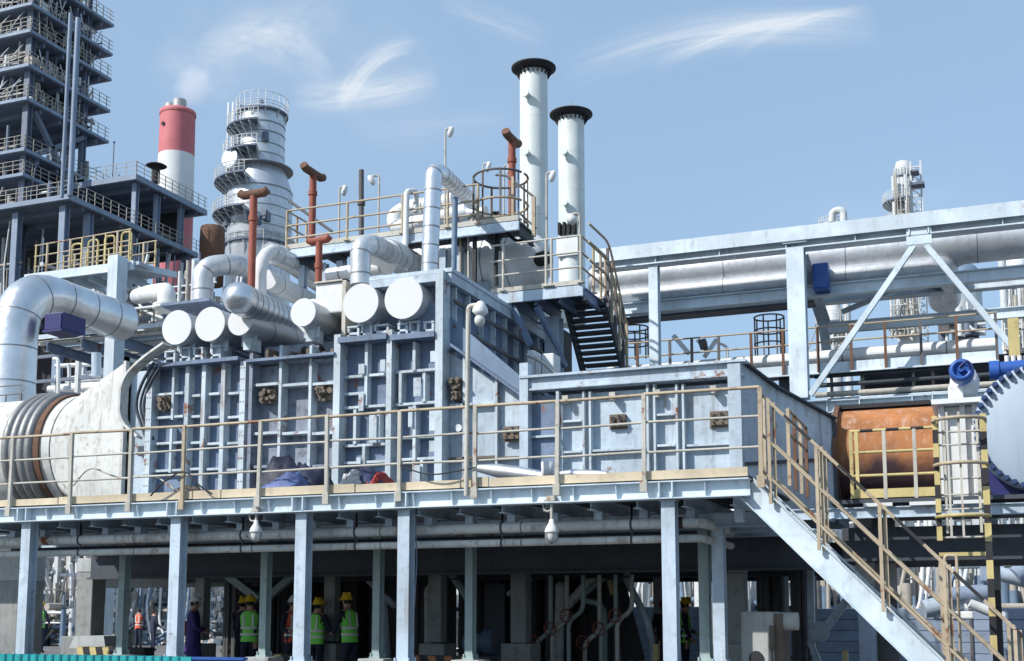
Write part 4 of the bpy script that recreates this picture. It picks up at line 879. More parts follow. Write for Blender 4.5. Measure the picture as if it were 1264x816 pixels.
# second lower platform level behind, with slatted soffits
t=thing('side_gallery','grey slatted service gallery between the big pipe and the caps','platform',P(90,410,28.5)); yg=28.4
z=P(100,408,yg).z; x0=P(40,408,yg).x; x1=P(200,400,yg).x
mk('edge_beam',G().box((x0,yg,z-.14),(x1,yg+.05,z)),'beam_paint',t)
for k in range(9): y=yg+.3+k*.5; mk('joist',G().ibeam((x0,y,z-.2),(x1,y,z-.2),.2,.12,.015),'steel_paint' if k%2 else 'duct_white',t)
for k in range(3): x=x0+.6+k*1.3; mk('cross_beam',G().ibeam((x,yg,z-.4),(x,yg+6,z-.4),.15,.3,.02),'panel_paint',t)
rt_=thing('guard_railing','thin tan railing on the grey service gallery by the big pipe','railing',P(120,400,yg)); railing(rt_,(P(94,408,yg).x,yg,z),(x1-.3,yg,z),[.35,.7,1.05],6,mt='rail_tan',r=.018)
t=thing('navy_cabinet','dark navy blue electrical cabinet under the big silver elbow','cabinet',P(75,390,22.4)); p=P(54,408,22.6); q=P(78,392,22.6)
mk('cabinet_body',G().box((p.x,22.6,p.z),(q.x,23.4,q.z+.15)),'navy',t,bevel=.02); mk('door',G().box((p.x+.5,22.57,p.z+.05),(q.x-.04,22.596,q.z+.1)),'navy',t); mk('foot',G().box((p.x,22.55,p.z-.06),(q.x,23.2,p.z-.004)),'navy',t)
xm=P(17,440,22.5).x; zc_=P(20,353,22.5).z
pipe('big_elbow_pipe','huge silver insulated pipe rising and bending back over at left edge',[(xm,22.5,1.5),(xm,22.5,zc_),(xm+.1,PX(148,380,xm).y,zc_-.05)],.54,'silver',br=1.25,n=40,bands=.85)
pipe('small_post_pipe','thin white pipe post with bent top left of the cone',[P(72,490,20.2),P(72,443,20.2),P(66,443,20.2)],.04,'white_paint',br=.08,n=10)
pipe('short_tube','short vertical blue grey tube on the cone shoulder',[P(119,465,19.6),P(119,436,19.6)],.1,'steel_paint',n=14)
t=thing('guard_railing','tiny dark railing on top of the far left round duct','railing',P(10,497,yl-.3)); railing(t,P(-12,500,yl-.2),P(26,497,yl-.2),[.2,.4],3,mt='rail_dark',r=.012,pr=.016)
# ================================================================== FAR LEFT PROCESS TOWER
Y1=75.0; X1=P(85,239,Y1).x
def yat(u,v,X): return PX(u,v,X).y
tw=thing('process_structure','dark steel multi level refinery structure towering at far left','structure',(X1-8,Y1+8,0))
def level(root,X,Ya,Yb,z,Xl,th=.28,rail=True,rh=1.15,mt='far_steel'):
    g=G(); g.box((Xl,Ya,z-th),(X,Ya+.3,z)); g.box((X-.3,Ya+.31,z-th),(X,Yb,z)); g.box((Xl,Yb-.3,z-th),(X-.31,Yb,z)); mk('edge_beam',g,'far_blue',root)
    mk('floor_slab',G().box((Xl+.02,Ya+.31,z-.3),(X-.31,Yb-.31,z-.1)),'far_steel',root)
    g=G(); y=Ya+2
    while y<Yb-1: g.box((Xl,y,z-.75),(X-.35,y+.25,z-.31)); y+=2.4
    mk('floor_beams',g,'far_steel',root)
    if rail:
        g=G()
        for h in (rh*.33,rh*.66,rh): g.box((Xl,Ya+.02,z+h-.022),(X-.02,Ya+.06,z+h+.022)); g.box((X-.06,Ya+.1,z+h-.022),(X-.02,Yb,z+h+.022))
        y=Ya+.1
        while y<=Yb: g.box((X-.07,y,z),(X-.02,y+.06,z+rh)); y+=1.0
        x=X
        while x>Xl: g.box((x-.07,Ya,z),(x-.02,Ya+.05,z+rh)); x-=1.1
        mk('railing',g,'far_tan',root)
def clutter(root,x0,x1,y0,y1,z0,z1,n,seed,mts=('far_tan','far_steel','far_white'),name='equipment'):
    r=random.Random(seed)
    for m_ in mts:
        g=G()
        for i in range(n):
            x=r.uniform(x0,x1); y=r.uniform(y0,y1); k=r.random(); zz=r.uniform(z0,z0+(z1-z0)*.6)
            if k<.3: g.cyl((x,y,z0),(x,y,z0+(z1-z0)*r.uniform(.4,1)),r.uniform(.05,.2),8)
            elif k<.55: L=r.uniform(1,6); g.cyl((x,y,zz),(min(x1,x+L),y,zz),r.uniform(.04,.13),8)
            elif k<.75: L=r.uniform(1,6); g.cyl((x,y,zz),(x,min(y1,y+L),zz),r.uniform(.05,.2),8)
            elif k<.87: s_=r.uniform(.3,1); g.box((x,y,z0),(x+s_,y+s_,z0+s_*r.uniform(.5,1.3)))
            else: g.tube(arc([(x,y,z1),(x+r.uniform(-.5,.5),y-.3,zz),(x+r.uniform(-2,2),y-.5,z0)],1,4),.07,6)
        mk(name,g,m_,root)
# upper tower levels
X2=P(34,100,78.0).x; Ya=78.0
lv=[(34,3,78),(36,-36,78),(33.5,36,78),(32,78,78),(31,119,78)]
Yb=yat(137,120,X2)
zs=[P(u,v,Ya).z for u,v,_ in lv]
for z in zs: level(tw,X2,Ya,Yb,z,X2-16)
zs_s=sorted(zs)
for i,z in enumerate(zs_s[:-1]): clutter(tw,X2-14,X2-.6,Ya+.6,Yb-1.5,z,zs_s[i+1]-.35,100,i)
clutter(tw,X2-14,X2-.6,Ya+.6,Yb-5,zs_s[-1],zs_s[-1]+3,20,77)
for i,z in enumerate(zs_s[:-1]):      # dark walls added so the interior reads as shaded
    mk('shade_backing',G().box((X2-15,Ya+5,z),(X2-4.5,Ya+5.2,zs_s[i+1]-.6)).box((X2-4.4,Ya+5,z),(X2-4.2,Yb-5,zs_s[i+1]-.6)),'dark_steel',tw)
zlow=P(85,239,Y1).z
for (y,w) in ((Ya+1.0,.6),(Ya+8,.5),(Yb-4.2,.6)): mk('column',G().ibeam((X2-.8,y,0),(X2-.8,y,zs_s[-1]+4),w,w,.06,up=(0,1,0)),'far_steel',tw)
for (x,) in ((X2-8,),(X2-15,)): mk('column',G().ibeam((x,Ya+1,0),(x,Ya+1,zs_s[-1]+4),.5,.5,.06,up=(0,1,0)),'far_steel',tw)
mk('diagonal_brace',G().bar((X2-.7,Ya+2,zs_s[0]-4.5),(X2-.7,Ya+8,zs_s[0]-.6),.4).bar((X2-.7,Yb-9,zs_s[0]-.6),(X2-.7,Yb-4.5,zs_s[0]-5.5),.4),'far_steel',tw)
r_=random.Random(31)
for i,z in enumerate(zs_s):
    g=G()
    for k in range(9):
        x=X2-1.5-k*1.6; g.tube(arc([(x,Ya+.8,z+2.3),(x-.3,Ya+.3,z+1.4),(x-1.2-r_.random(),Ya+.4,z+.1)],1,4),.055,6)
    for k in range(6): x=X2-r_.uniform(1,14); g.cyl((x,Ya+.6,z+r_.uniform(.5,2)),(x-r_.uniform(2,5),Ya+.6,z+r_.uniform(.5,2)),.05,6)
    mk('hose_bundle',g,'far_white',tw)
    g=G(); y=Ya+1.5
    while y<Yb-2: g.bar((X2-.25,y,z+.05),(X2-.25,y+r_.uniform(-1,1),z+r_.uniform(.8,2.2)),.07); g.bar((X2-r_.uniform(.4,2),y,z),(X2-r_.uniform(.4,2),y,z+r_.uniform(1,2.3)),.1); y+=.7
    mk('pipework_lattice',g,'far_white' if i%2 else 'far_tan',tw)
# intermediate & main lower decks
zi=P(28,182,Ya).z; level(tw,X2,Ya,Ya+15,zi,X2-16); zi2=P(25,213,Ya).z; level(tw,X2,Ya,Ya+6,zi2,X2-16); clutter(tw,X2-14,X2-.6,Ya+.6,Ya+10,zi2,zs_s[0]-1,30,5)
clutter(tw,X2-15,X2+2,Ya,Ya+10,zlow,zi-1,34,15); 
Ye=yat(246,317,X1); level(tw,X1,Y1,Ye,zlow,X1-30,.42)
clutter(tw,X1-20,X1-2,Y1+1,Ye-1,zlow,zlow+2.6,26,6)
mk('shade_backing',G().box((X1-30,Y1+9,0),(X1-1.5,Y1+9.3,zlow-.8)).box((X1-1.2,Y1+9,0),(X1-.9,Ye+6,zlow-4.4)),'shade_black',tw)  # dark walls added to darken the lower storeys
mk('shade_backing',G().box((X1-30,Ye-1,zlow-.4),(X1-1.4,Ye-.8,zlow+4)),'shade_black',tw)
for (u,v,nm) in ((20,300,''),(78,300,''),(108,300,''),(160,300,''),(230,300,'')):
    y=Y1+1 if u<=78 else yat(u,v,X1-.8); x=P(u,v,y).x if u<=78 else X1-.8
    mk('column',G().ibeam((x,y,0),(x,y,zlow-.6),.6,.6,.06,up=(0,1,0)),'far_blue',tw)
clutter(tw,X1-18,X1-1.5,Y1+1.2,Y1+7,zlow-9,zlow-1,40,201,('far_tan','far_white','far_blue')); clutter(tw,X1-.7,X1-.2,Y1+9,Ye-1,zlow-8,zlow-1,30,202,('far_white','far_blue'))
# roof deck
yr1,yr3=yat(168,214,X1),yat(256,261,X1); zr3=P(168,214,yr1).z
level(tw,X1,yr1,yr3,zr3,X1-9,.5); clutter(tw,X1-8,X1-1,yr1+1,yr3-1,zr3,zr3+1.2,14,9,('far_tan',))
for y in (yr1+1,yr1+4,yr3-3): mk('column',G().ibeam((X1-.8,y,zlow),(X1-.8,y,zr3-.5),.45,.45,.05,up=(0,1,0)),'far_blue',tw)
mk('column',G().ibeam((X1-8,yr1+1,zlow),(X1-8,yr1+1,zr3-.5),.45,.45,.05,up=(0,1,0)),'far_steel',tw)
p=PX(193,205,X1-.5); mk('vent_dish',G().lathe([(0,.15),(.8,.09),(.95,0),(.8,-.09),(0,-.12)],p,24).cyl(p-Vector((0,0,1.6)),p,.35,12),'soot',tw)
# tall twin blue pipes
for u0,u1,vt in ((86.5,75,16),(97,84,24)):
    yy=Y1-1.5; p=P((u0+u1)/2+1,130,yy); mk('riser_pipe',G().cyl((p.x,yy,P(80,243,yy).z),(p.x+ (0),yy,P(90,vt,yy).z),.22 if u0>90 else .16,14),'far_blue',tw)
for u,v in ((141,205),): pass
t=thing('antenna_pole','thin antenna pole on the roof deck of the far structure','pole',PX(140,212,X1-3)); p=PX(139,218,X1-3); mk('pole',G().cyl(p,p+z1*3.2,.05,6).blob(p+z1*3.2,.12,.12,.12,8,5),'far_steel',t)
p=P(262,300,90.0); mk('brown_tank',G().lathe([(0,-4),(1.1,-4),(1.15,0),(1.1,1.4),(1.0,1.5),(0,1.5)],p+Vector((0,0,0)),28),'brown_rust',None,'small rusty brown round tank beside the white column','tank')
# low clutter between structure and furnace
t=thing('low_pipe_stand','jumble of small pipes and vertical tanks in the shade below the far structure','pipework',P(185,345,40)); q0,q1=P(100,360,40),P(240,330,40)
clutter(t,q0.x,q1.x,40,46,q0.z-1.5,q0.z+1.5,30,21,('far_white','far_tan','far_steel'),'small_pipework')
# ================================================================== WHITE COLUMN
yc_=110.0; pc=P(321,300,yc_); s=SC(321,yc_)
def zz_(v,u=321,Y=yc_): return P(u,v,Y).z
wc=thing('distillation_column','big silver white distillation column with four crescent platforms','column',(pc.x,yc_,0))
rl2=41/s; ru2=30/s
xU=P(324,150,yc_).x; pc.x=P(320,270,yc_).x
mk('column_shell',G().lathe([(rl2*.98,0),(rl2*.98,zz_(315)),(rl2,zz_(313)),(rl2,zz_(243)),(rl2*.98,zz_(236)),(ru2*1.05,zz_(212)),(ru2,zz_(208)),(ru2*.98,zz_(150)),(ru2*.98,zz_(143)),(ru2*.8,zz_(137)),(0,zz_(134))],(pc.x,yc_,0),48),'far_silver',wc)
g=G()
for v in (160,172,186,198,212,240,252,264,276,288,300): 
    r_=(ru2 if v<210 else rl2)*1.006; g.cyl((pc.x,yc_,zz_(v)),(pc.x,yc_,zz_(v)+.12),r_,48)
mk('band',g,'seam',wc)
def crescent(root,cx,cy,z,ri,ro,a0,a1,rh=1.15,mt='far_white'):
    g=G(); g.lathe([(ri,0),(ro,0),(ro,-.2),(ri,-.25)],(cx,cy,z),26,(0,0,1),a0,a1,False); mk('platform',g,'far_steel',root)
    g=G(); n=22; up=Vector((0,1,0)); d=Vector((0,0,1)); x=d.cross(up).normalized(); y=d.cross(x).normalized()
    pt=lambda a,r,h: Vector((cx,cy,z+h))+x*(math.cos(a)*r)+y*(math.sin(a)*r)
    for h in (.4,.75,rh): g.tube([pt(a0+(a1-a0)*k/n,ro-.05,h) for k in range(n+1)],.04,5)
    for k in range(n+1): a=a0+(a1-a0)*k/n; g.bar(pt(a,ro-.05,-.1),pt(a,ro-.05,rh),.06); 
    mk('railing',g,mt,root)
    g=G()
    for k in range(0,n+1,2): a=a0+(a1-a0)*k/n; g.bar(pt(a,ro-.1,-.3),pt(a,ri-.05,-1.6),.1); g.bar(pt(a,ro-.1,-.3),pt(a,ri,-.3),.12,.2)
    mk('bracket',g,mt,root)
# angle: x axis = d x up = (-1,0,0); y = d x x = (0,-1,0)
for v,ri,off in ((163,ru2,46),(196,ru2,50),(229,ru2*1.2,57),(269,rl2,58)): crescent(wc,pc.x+(.25 if off<51 else 0),yc_,zz_(v),ri,off/s,-.9,2.0 if off<51 else 1.8)
crescent(wc,pc.x,yc_,zz_(143),ru2*.9,ru2+.3,0,2*pi,1.7); crescent(wc,pc.x,yc_,zz_(305),rl2*1.0,rl2+.3,0,2*pi,.9)
mk('ladder',G().box((pc.x-ru2-.9,yc_-1.6,zz_(262)),(pc.x-ru2-.7,yc_-1.5,zz_(128))).box((pc.x-ru2-.3,yc_-1.6,zz_(262)),(pc.x-ru2-.1,yc_-1.5,zz_(128))),'far_white',wc)
mk('top_gear',G().box((pc.x-ru2*.9,yc_-1,zz_(142)),(pc.x-ru2*.2,yc_,zz_(132))).cyl((pc.x+.5,yc_-1,zz_(140)),(pc.x+.5,yc_-1,zz_(130)),.3,10),'far_steel',wc)
mk('side_nozzle',G().cyl((pc.x-1.5,yc_-ru2-1.2,zz_(207)),(pc.x-1.0,yc_,zz_(207)),1.1,24),'far_silver',wc)
g=G(); r_=random.Random(4)
for k in range(16): a=r_.uniform(pi*1.1,pi*1.9); z=zz_(r_.choice((185,283,285,290))); g.box((pc.x+math.cos(a)*rl2*(1.0 if z<zz_(240) else .74)-.3,yc_+math.sin(a)*rl2*(1.0 if z<zz_(240) else .74)-.3,z),(pc.x+math.cos(a)*rl2*(1 if z<zz_(240) else .74)+.3,yc_+math.sin(a)*rl2*(1 if z<zz_(240) else .74)+.2,z+1))
mk('manway_plate',g,'far_steel',wc)
# ================================================================== CHIMNEY
yh=150.0; s=SC(218,yh); ph=P(217.5,200,yh); rh_=22.5/s; Zh=lambda v:P(217.5,v,yh).z
ch=thing('striped_chimney','thick red and white striped chimney with two grey flues','chimney',(ph.x,yh,0))
g=G(); R0=rh_*.97
zsn=[(0,1,0),(255,1,0),(255,0,1),(193,0,1),(193,1,0),(140,1,0)]
g.m=0; g.lathe([(rh_*1.08,0),(rh_*1.04,Zh(262))],(ph.x,yh,0),48); g.m=1; g.lathe([(rh_*1.04,Zh(262)),(rh_,Zh(193))],(ph.x,yh,0),48); g.m=0; g.lathe([(rh_,Zh(193)),(rh_*.98,Zh(142))],(ph.x,yh,0),48); g.lathe([(rh_*1.01,Zh(144)),(rh_*1.03,Zh(142)),(rh_*1.0,Zh(139)),(0,Zh(139))],(ph.x,yh,0),48)
mk('chimney_shell',g,['chim_red','chim_white'],ch)
for du,r,vt in ((-6.5,.9,131),(7,1.05,128)): x=ph.x+du/s; mk('flue',G().cyl((x,yh-.8,Zh(140)),(x,yh-.8,Zh(vt)),r,24).cyl((x,yh-.8,Zh(vt)),(x,yh-.8,Zh(vt)+.05),r*.85,20),'chim_metal',ch)
g=G(); g.cyl((ph.x-.6,yh-rh_-.1,Zh(160)),(ph.x-.6,yh-rh_+.3,Zh(160)),.32,10); mk('port_hole',g,'soot',ch)
# smoke puff
g=G(); g.blob((0,0,0),1,1,1,24,16)
sm=mk('smoke',g,'white_cap',None,'soft white puff of smoke drifting above the red chimney','smoke',kind='thing')
pp=P(240,106,yh); sm.location=pp-Vector((-2.4,0,4.4)); sm.scale=(5.2,3.5,5.0); sm.rotation_euler=(0,-.5,0)
vm=bpy.data.materials.new('smoke_volume'); vm.use_nodes=True; nt=vm.node_tree; nt.nodes.clear(); o=nt.nodes.new('ShaderNodeOutputMaterial'); pv=nt.nodes.new('ShaderNodeVolumePrincipled'); nt.links.new(pv.outputs[0],o.inputs['Volume'])
tc=nt.nodes.new('ShaderNodeTexCoord'); nn=nt.nodes.new('ShaderNodeTexNoise'); nn.inputs['Scale'].default_value=2.4; nn.inputs['Detail'].default_value=5; nn.inputs['Roughness'].default_value=.6; nt.links.new(tc.outputs['Object'],nn.inputs['Vector'])
sep=nt.nodes.new('ShaderNodeVectorMath'); sep.operation='LENGTH'
off=nt.nodes.new('ShaderNodeVectorMath'); off.operation='SUBTRACT'; off.inputs[1].default_value=(0,0,1); nt.links.new(tc.outputs['Object'],off.inputs[0]); nt.links.new(off.outputs[0],sep.inputs[0])
mr=nt.nodes.new('ShaderNodeMapRange'); mr.inputs['From Min'].default_value=.35; mr.inputs['From Max'].default_value=1.0; mr.inputs['To Min'].default_value=1; mr.inputs['To Max'].default_value=0; nt.links.new(sep.outputs['Value'],mr.inputs['Value'])
ma=nt.nodes.new('ShaderNodeMath'); ma.operation='ADD'; nt.links.new(mr.outputs[0],ma.inputs[0]); nt.links.new(nn.outputs['Fac'],ma.inputs[1])
mb=nt.nodes.new('ShaderNodeMapRange'); mb.inputs['From Min'].default_value=.95; mb.inputs['From Max'].default_value=1.7; mb.inputs['To Min'].default_value=0; mb.inputs['To Max'].default_value=.3; nt.links.new(ma.outputs[0],mb.inputs['Value']); nt.links.new(mb.outputs[0],pv.inputs['Density'])
pv.inputs['Color'].default_value=(.98,.98,1,1); pv.inputs['Anisotropy'].default_value=.2
sm.data.materials[0]=vm
# ================================================================== RIGHT FAR COLUMNS
def farcol(lb,u,Y,prof,plats,extra=None,mt='far_white'):
    p=P(u,300,Y); s=SC(u,Y); t=thing('distillation_column',lb,'column',(p.x,Y,0),'far columns behind the pipe rack')
    zf=lambda v:P(u,v,Y).z
    mk('column_shell',G().lathe([(w/s,0 if v is None else zf(v)) for w,v in prof],(p.x,Y,0),32),mt,t)
    for v,ri,ro,a0,a1 in plats: crescent(t,p.x,Y,zf(v),ri/s,ro/s,a0,a1,1.2)
    return t,p,s,zf
t,p,s,zf=farcol('pale spired distillation column with ladders beyond the rack',1118,170,[(13,None),(13,395),(11,380),(10.5,330),(11,215),(11,212),(8,200),(0,197)],[(218,11,13,0,2*pi),(250,11,26,-.8,1.9),(276,11,24,-.6,1.9),(360,11,20,-.8,1.6),(405,12,24,-.8,1.6)])
g=G(); xx=p.x+16/s
for dx in (10,22): g.bar((p.x+dx/s,170-1.5,0),(p.x+dx/s,170-1.5,zf(205)),.25)
v=212
while v<440: g.bar((p.x+10/s,168.5,zf(v)),(p.x+22/s,168.5,zf(v)),.18); g.bar((p.x+10/s,168.5,zf(v)),(p.x+22/s,168.5,zf(v+9)),.12); v+=9
mk('ladder_tower',g,'far_white',t); mk('landing',G().box((p.x+10/s,167,zf(238)),(p.x+26/s,169,zf(235))).box((p.x+10/s,167,zf(222)),(p.x+20/s,169,zf(220))),'far_steel',t)
mk('riser_pipe',G().cyl((p.x-11/s,168,0),(p.x-11/s,168,zf(222)),.25,10),'far_white',t)
clutter(t,p.x-20/s,p.x+16/s,166,168.5,zf(420),zf(345),22,51,('far_white','far_tan'),'small_pipework'); clutter(t,p.x-9/s,p.x+8/s,166,168,zf(300),zf(215),12,52,('far_white','far_tan'),'small_pipework')
t,p,s,zf=farcol('short pale column with gooseneck pipe peeking above the rack',1025,150,[(10,None),(10,285),(8,275),(0,272)],[(282,10,14,0,2*pi),(400,10,22,0,2*pi)])
mk('gooseneck_pipe',G().tube(arc([(p.x+18/s,149,0),(p.x+18/s,149,zf(264)),(p.x+5/s,149,zf(264)),(p.x+3/s,149,zf(278))],1.2,8),.45,12),'far_white',t)
clutter(t,p.x-18/s,p.x+20/s,146,149,zf(440),zf(385),22,53,('far_white','far_tan'),'small_pipework')
t,p,s,zf=farcol('pale column cut by the right edge of view behind the rack',1254,120,[(14,None),(14,330),(12,318),(0,312)],[(350,14,20,0,2*pi),(420,14,22,0,2*pi)])
mk('riser_pipe',G().cyl((p.x-18/s,118,0),(p.x-18/s,118,zf(320)),.35,10),'far_white',t)
clutter(t,p.x-22/s,p.x+18/s,116,118.5,zf(440),zf(360),26,54,('far_white','far_tan'),'small_pipework')
yt_=60.0; p=P(1187,365,yt_); s=SC(1187,yt_); zf=lambda v:P(1187,v,yt_).z
t=thing('process_vessel','round grey vessel with domed blue top behind the rack brace','vessel',(p.x,yt_,0))
mk('vessel_shell',G().lathe([(14/s,0),(14/s,zf(412)),(22/s,zf(405)),(24/s,zf(385)),(24/s,zf(345))],(p.x,yt_,0),36),'silver_dull',t); mk('vessel_dome',G().lathe([(24/s,zf(345)),(23/s,zf(337)),(17/s,zf(330)),(9/s,zf(327)),(0,zf(326))],(p.x,yt_,0),36),'blue_steel',t)
mk('side_strip',G().box((p.x-28/s,yt_-1.2,zf(415)),(p.x-16/s,yt_-.6,zf(362))),'rail_dark',t); clutter(t,p.x-30/s,p.x+26/s,yt_-2,yt_-.8,zf(425),zf(385),10,55,('far_steel','far_white'),'small_pipework')
# ================================================================== UNDER THE DECK
# furnace foundation: concrete columns
YC=21.0
ui=0
for (u,w,v0,lb) in ((410,15,640,'painted concrete column behind the third front column'),(540,18,640,'square concrete column with footing right of the fourth front column'),(643,20,640,'square concrete column with footing near the middle'),(908,26,668,'stained concrete column behind the grey machine at right'),(250,14,640,'concrete column behind the purple coated worker'),(112,24,650,'broad concrete column at left with sunlit strip')):
    Y=YC if u!=908 else 20.0; s=SC(u,Y); x=P(u,740,Y).x; hw=w/2/s; t=thing('concrete_column',lb,'column',(x,Y,0),'concrete columns under the furnace')
    zpt=P(u,707,Y).z; ztop=ZB-.35
    mk('shaft',G().box((x-hw,Y-hw,.9),(x+hw,Y+hw,zpt)),'concrete',t,bevel=.02); mk('painted_head',G().box((x-hw*1.04,Y-hw*1.04,zpt+.002),(x+hw*1.04,Y+hw*1.04,ztop)),'green_paint' if u!=112 else 'concrete_light',t,bevel=.02)
    mk('footing',G().box((x-hw*1.9,Y-hw*1.9,0),(x+hw*1.9,Y+hw*1.9,P(u,794,Y).z if u!=112 else P(u,785,Y).z)),'concrete',t,bevel=.03)
# underside beams of the furnace
ub=thing('furnace_substructure','dark concrete and steel girders carrying the furnace overhead','girders',(fx(400),22,ZB-1))
for y in (19.6,22.6,25.6): mk('girder',G().ibeam((XL,y,ZB-.55),(XR+.5,y,ZB-.55),.25,.6,.03),'dark_steel',ub)
zgb=P(700,700,21).z
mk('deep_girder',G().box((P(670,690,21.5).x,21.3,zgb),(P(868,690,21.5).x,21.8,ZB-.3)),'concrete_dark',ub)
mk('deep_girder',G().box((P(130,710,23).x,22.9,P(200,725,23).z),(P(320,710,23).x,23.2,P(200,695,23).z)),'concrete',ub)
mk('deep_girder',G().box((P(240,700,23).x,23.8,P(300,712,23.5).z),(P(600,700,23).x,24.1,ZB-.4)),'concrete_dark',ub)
mk('deep_slab',G().box((XL-2,Yf+2.1,ZB-.22),(P(1000,600,24).x,29,ZB-.08)),'dark_steel',ub)
mk('diagonal_brace',G().bar(P(265,697,22),P(320,740,22),.16).bar(P(375,700,22),P(330,738,22),.14),'green_paint',ub)
mk('upper_ducts',G().box((P(180,690,25).x,24.6,P(200,722,25).z),(P(232,690,25).x,25.4,P(200,690,25).z)).cyl(P(410,682,24),P(470,682,24),.5,24),'dark_steel',ub)
# near-black blocks added to keep the space under the furnace dark
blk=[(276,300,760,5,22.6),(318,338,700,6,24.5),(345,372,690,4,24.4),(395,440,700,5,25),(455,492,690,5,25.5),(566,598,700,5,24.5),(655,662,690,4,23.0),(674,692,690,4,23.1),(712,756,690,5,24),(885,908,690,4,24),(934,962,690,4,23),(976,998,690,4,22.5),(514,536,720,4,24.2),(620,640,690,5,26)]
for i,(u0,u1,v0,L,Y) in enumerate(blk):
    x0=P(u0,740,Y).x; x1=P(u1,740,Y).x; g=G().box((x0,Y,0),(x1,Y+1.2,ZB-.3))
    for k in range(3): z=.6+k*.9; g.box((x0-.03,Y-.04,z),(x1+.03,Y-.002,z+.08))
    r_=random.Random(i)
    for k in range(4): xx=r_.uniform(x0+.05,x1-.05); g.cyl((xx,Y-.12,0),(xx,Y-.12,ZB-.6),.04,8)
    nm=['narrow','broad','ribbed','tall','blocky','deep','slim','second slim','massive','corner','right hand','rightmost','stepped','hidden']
    mk('gloom_block',g,'concrete_dark',None,f'{nm[i]} near-black block added to darken the space under the furnace, {["first","second","third","fourth","fifth","sixth","seventh","eighth","ninth","eleventh","twelfth","last","between fifth and sixth","between sixth and seventh"][i]} from left','equipment')
# striped kerbs
def kerb(lb,u0,u1,Y,zt,mt2='yellow'):
    x0=P(u0,800,Y).x; x1=P(u1,800,Y).x; g=G(); g.m=1; g.box((x0,Y,0),(x1,Y+.3,zt)); g.m=0; x=x0+.05
    while x<x1-.3: g.slab([(x,Y-.004,zt-.3),(x+.14,Y-.004,zt-.3),(x+.06,Y-.004,zt-.003),(x-.08+.0,Y-.004,zt-.003)],(0,.003,0)); g.slab([(x-.08,Y,zt+.002),(x+.06,Y,zt+.002),(x-.0,Y+.3,zt+.002),(x-.14,Y+.3,zt+.002)],(0,0,.003)); x+=.3
    mk('striped_kerb',g,[mt2,'black'],None,lb,'kerb','striped kerbs')
kerb('black and yellow striped kerb at far left between the front columns',96,178,18.4,P(130,799,18.4).z)
kerb('black and orange striped kerb low between fourth and fifth columns',510,606,18.6,P(560,810,18.6).z,'orange_rust')
kerb('short striped kerb at the foot of the second front column pair',340,372,18.9,P(350,808,18.9).z)
t=mk('concrete_block',G().slab([P(85,800,18.9),P(130,800,18.9),P(128,785,18.9),P(92,785,18.9)],(0,.8,0)),'concrete_light',None,'sloped grey concrete barrier block behind the left striped kerb','barrier')
# foreground teal barrier
yt3=11.5; a=P(-60,806,yt3); b=P(236,811,yt3); c=P(300,820,yt3)
g=G(); g.box((a.x,yt3,0),(b.x,yt3+.05,b.z)); n=int((b.x-a.x)/.12)
for k in range(n): x=a.x+k*.12; g.cyl((x,yt3+.02,0),(x,yt3+.02,b.z+.005),.045,8)
mk('barrier_panel',g,'tarp_teal',None,'turquoise corrugated barrier along the bottom left edge','barrier')
mk('barrier_panel',G().box((b.x+.01,yt3+.02,0),(c.x,yt3+.07,b.z-.03)).box((b.x+.01,yt3,b.z-.027),(c.x,yt3+.09,b.z)),'blue_machine',None,'short bright blue barrier piece at the end of the turquoise one','barrier')
# grey machine at right
t=thing('grey_machine','pale grey machine housing with side drum and black port at lower right','machine',P(935,810,17.6)); ym=17.6
x0=P(914,780,ym).x; x1=P(955,780,ym).x; zt6=P(935,755,ym).z
mk('housing',G().box((x0,ym,0),(x1,ym+.8,zt6)),'cabinet_grey',t,bevel=.04); mk('side_frame',G().box((x1+.004,ym+.05,0),(x1+.12,ym+.7,zt6-.03)),'rust_iron',t)
mk('side_drum',G().cyl((x1+.05,ym+.2,zt6-.14),(x1+.32,ym+.2,zt6-.14),.13,20),'cabinet_grey',t); mk('port',G().cyl((x0+.22,ym-.03,P(927,812,ym).z),(x0+.22,ym-.003,P(927,812,ym).z),.1,20),'black',t)
mk('bracket',G().box((x0+.42,ym-.05,zt6-.55),(x0+.48,ym-.003,zt6-.2)).box((x0+.44,ym-.04,0),(x0+.46,ym-.003,zt6-.56)).cyl((x0+.44,ym-.1,zt6-.5),(x0+.44,ym-.003,zt6-.5),.03,8),'rust_iron',t)
# right concrete/blue pillar
def pill(lb,u0,u1,v0,Y,mt,cat='pillar',zt=None):
    x0=P(u0,740,Y).x; x1=P(u1,740,Y).x; zt=zt or P((u0+u1)/2,v0,Y).z; w=(x1-x0)
    t=thing('concrete_pillar',lb,cat,((x0+x1)/2,Y,0)); zj=zt*.6; mk('lower_shaft',G().box((x0,Y,0),(x1,Y+w,zj)),mt,t,bevel=.015); mk('upper_shaft',G().box((x0-.01,Y-.01,zj+.003),(x1+.01,Y+w+.01,zt)),'concrete_light',t,bevel=.015); return t
pill('tall pale blue concrete pillar behind the front stair',1058,1079,620,19.0,'sheet_blue')
pill('near-black thick pillar behind the stair mid part',1081,1106,640,19.4,'concrete_dark')
pill('slim blue grey pillar left of stair bottom, behind brace',992,1004,680,23,'sheet_blue')
pill('dark pillar under the valve platform, right of the ladder',1222,1236,640,22,'concrete_dark')
pill('wide grey shaded wall pillar at the left edge of view',-12,22,640,22,'concrete')
pill('narrow light pillar beside the left wall pillar',104,118,690,24,'concrete_light')
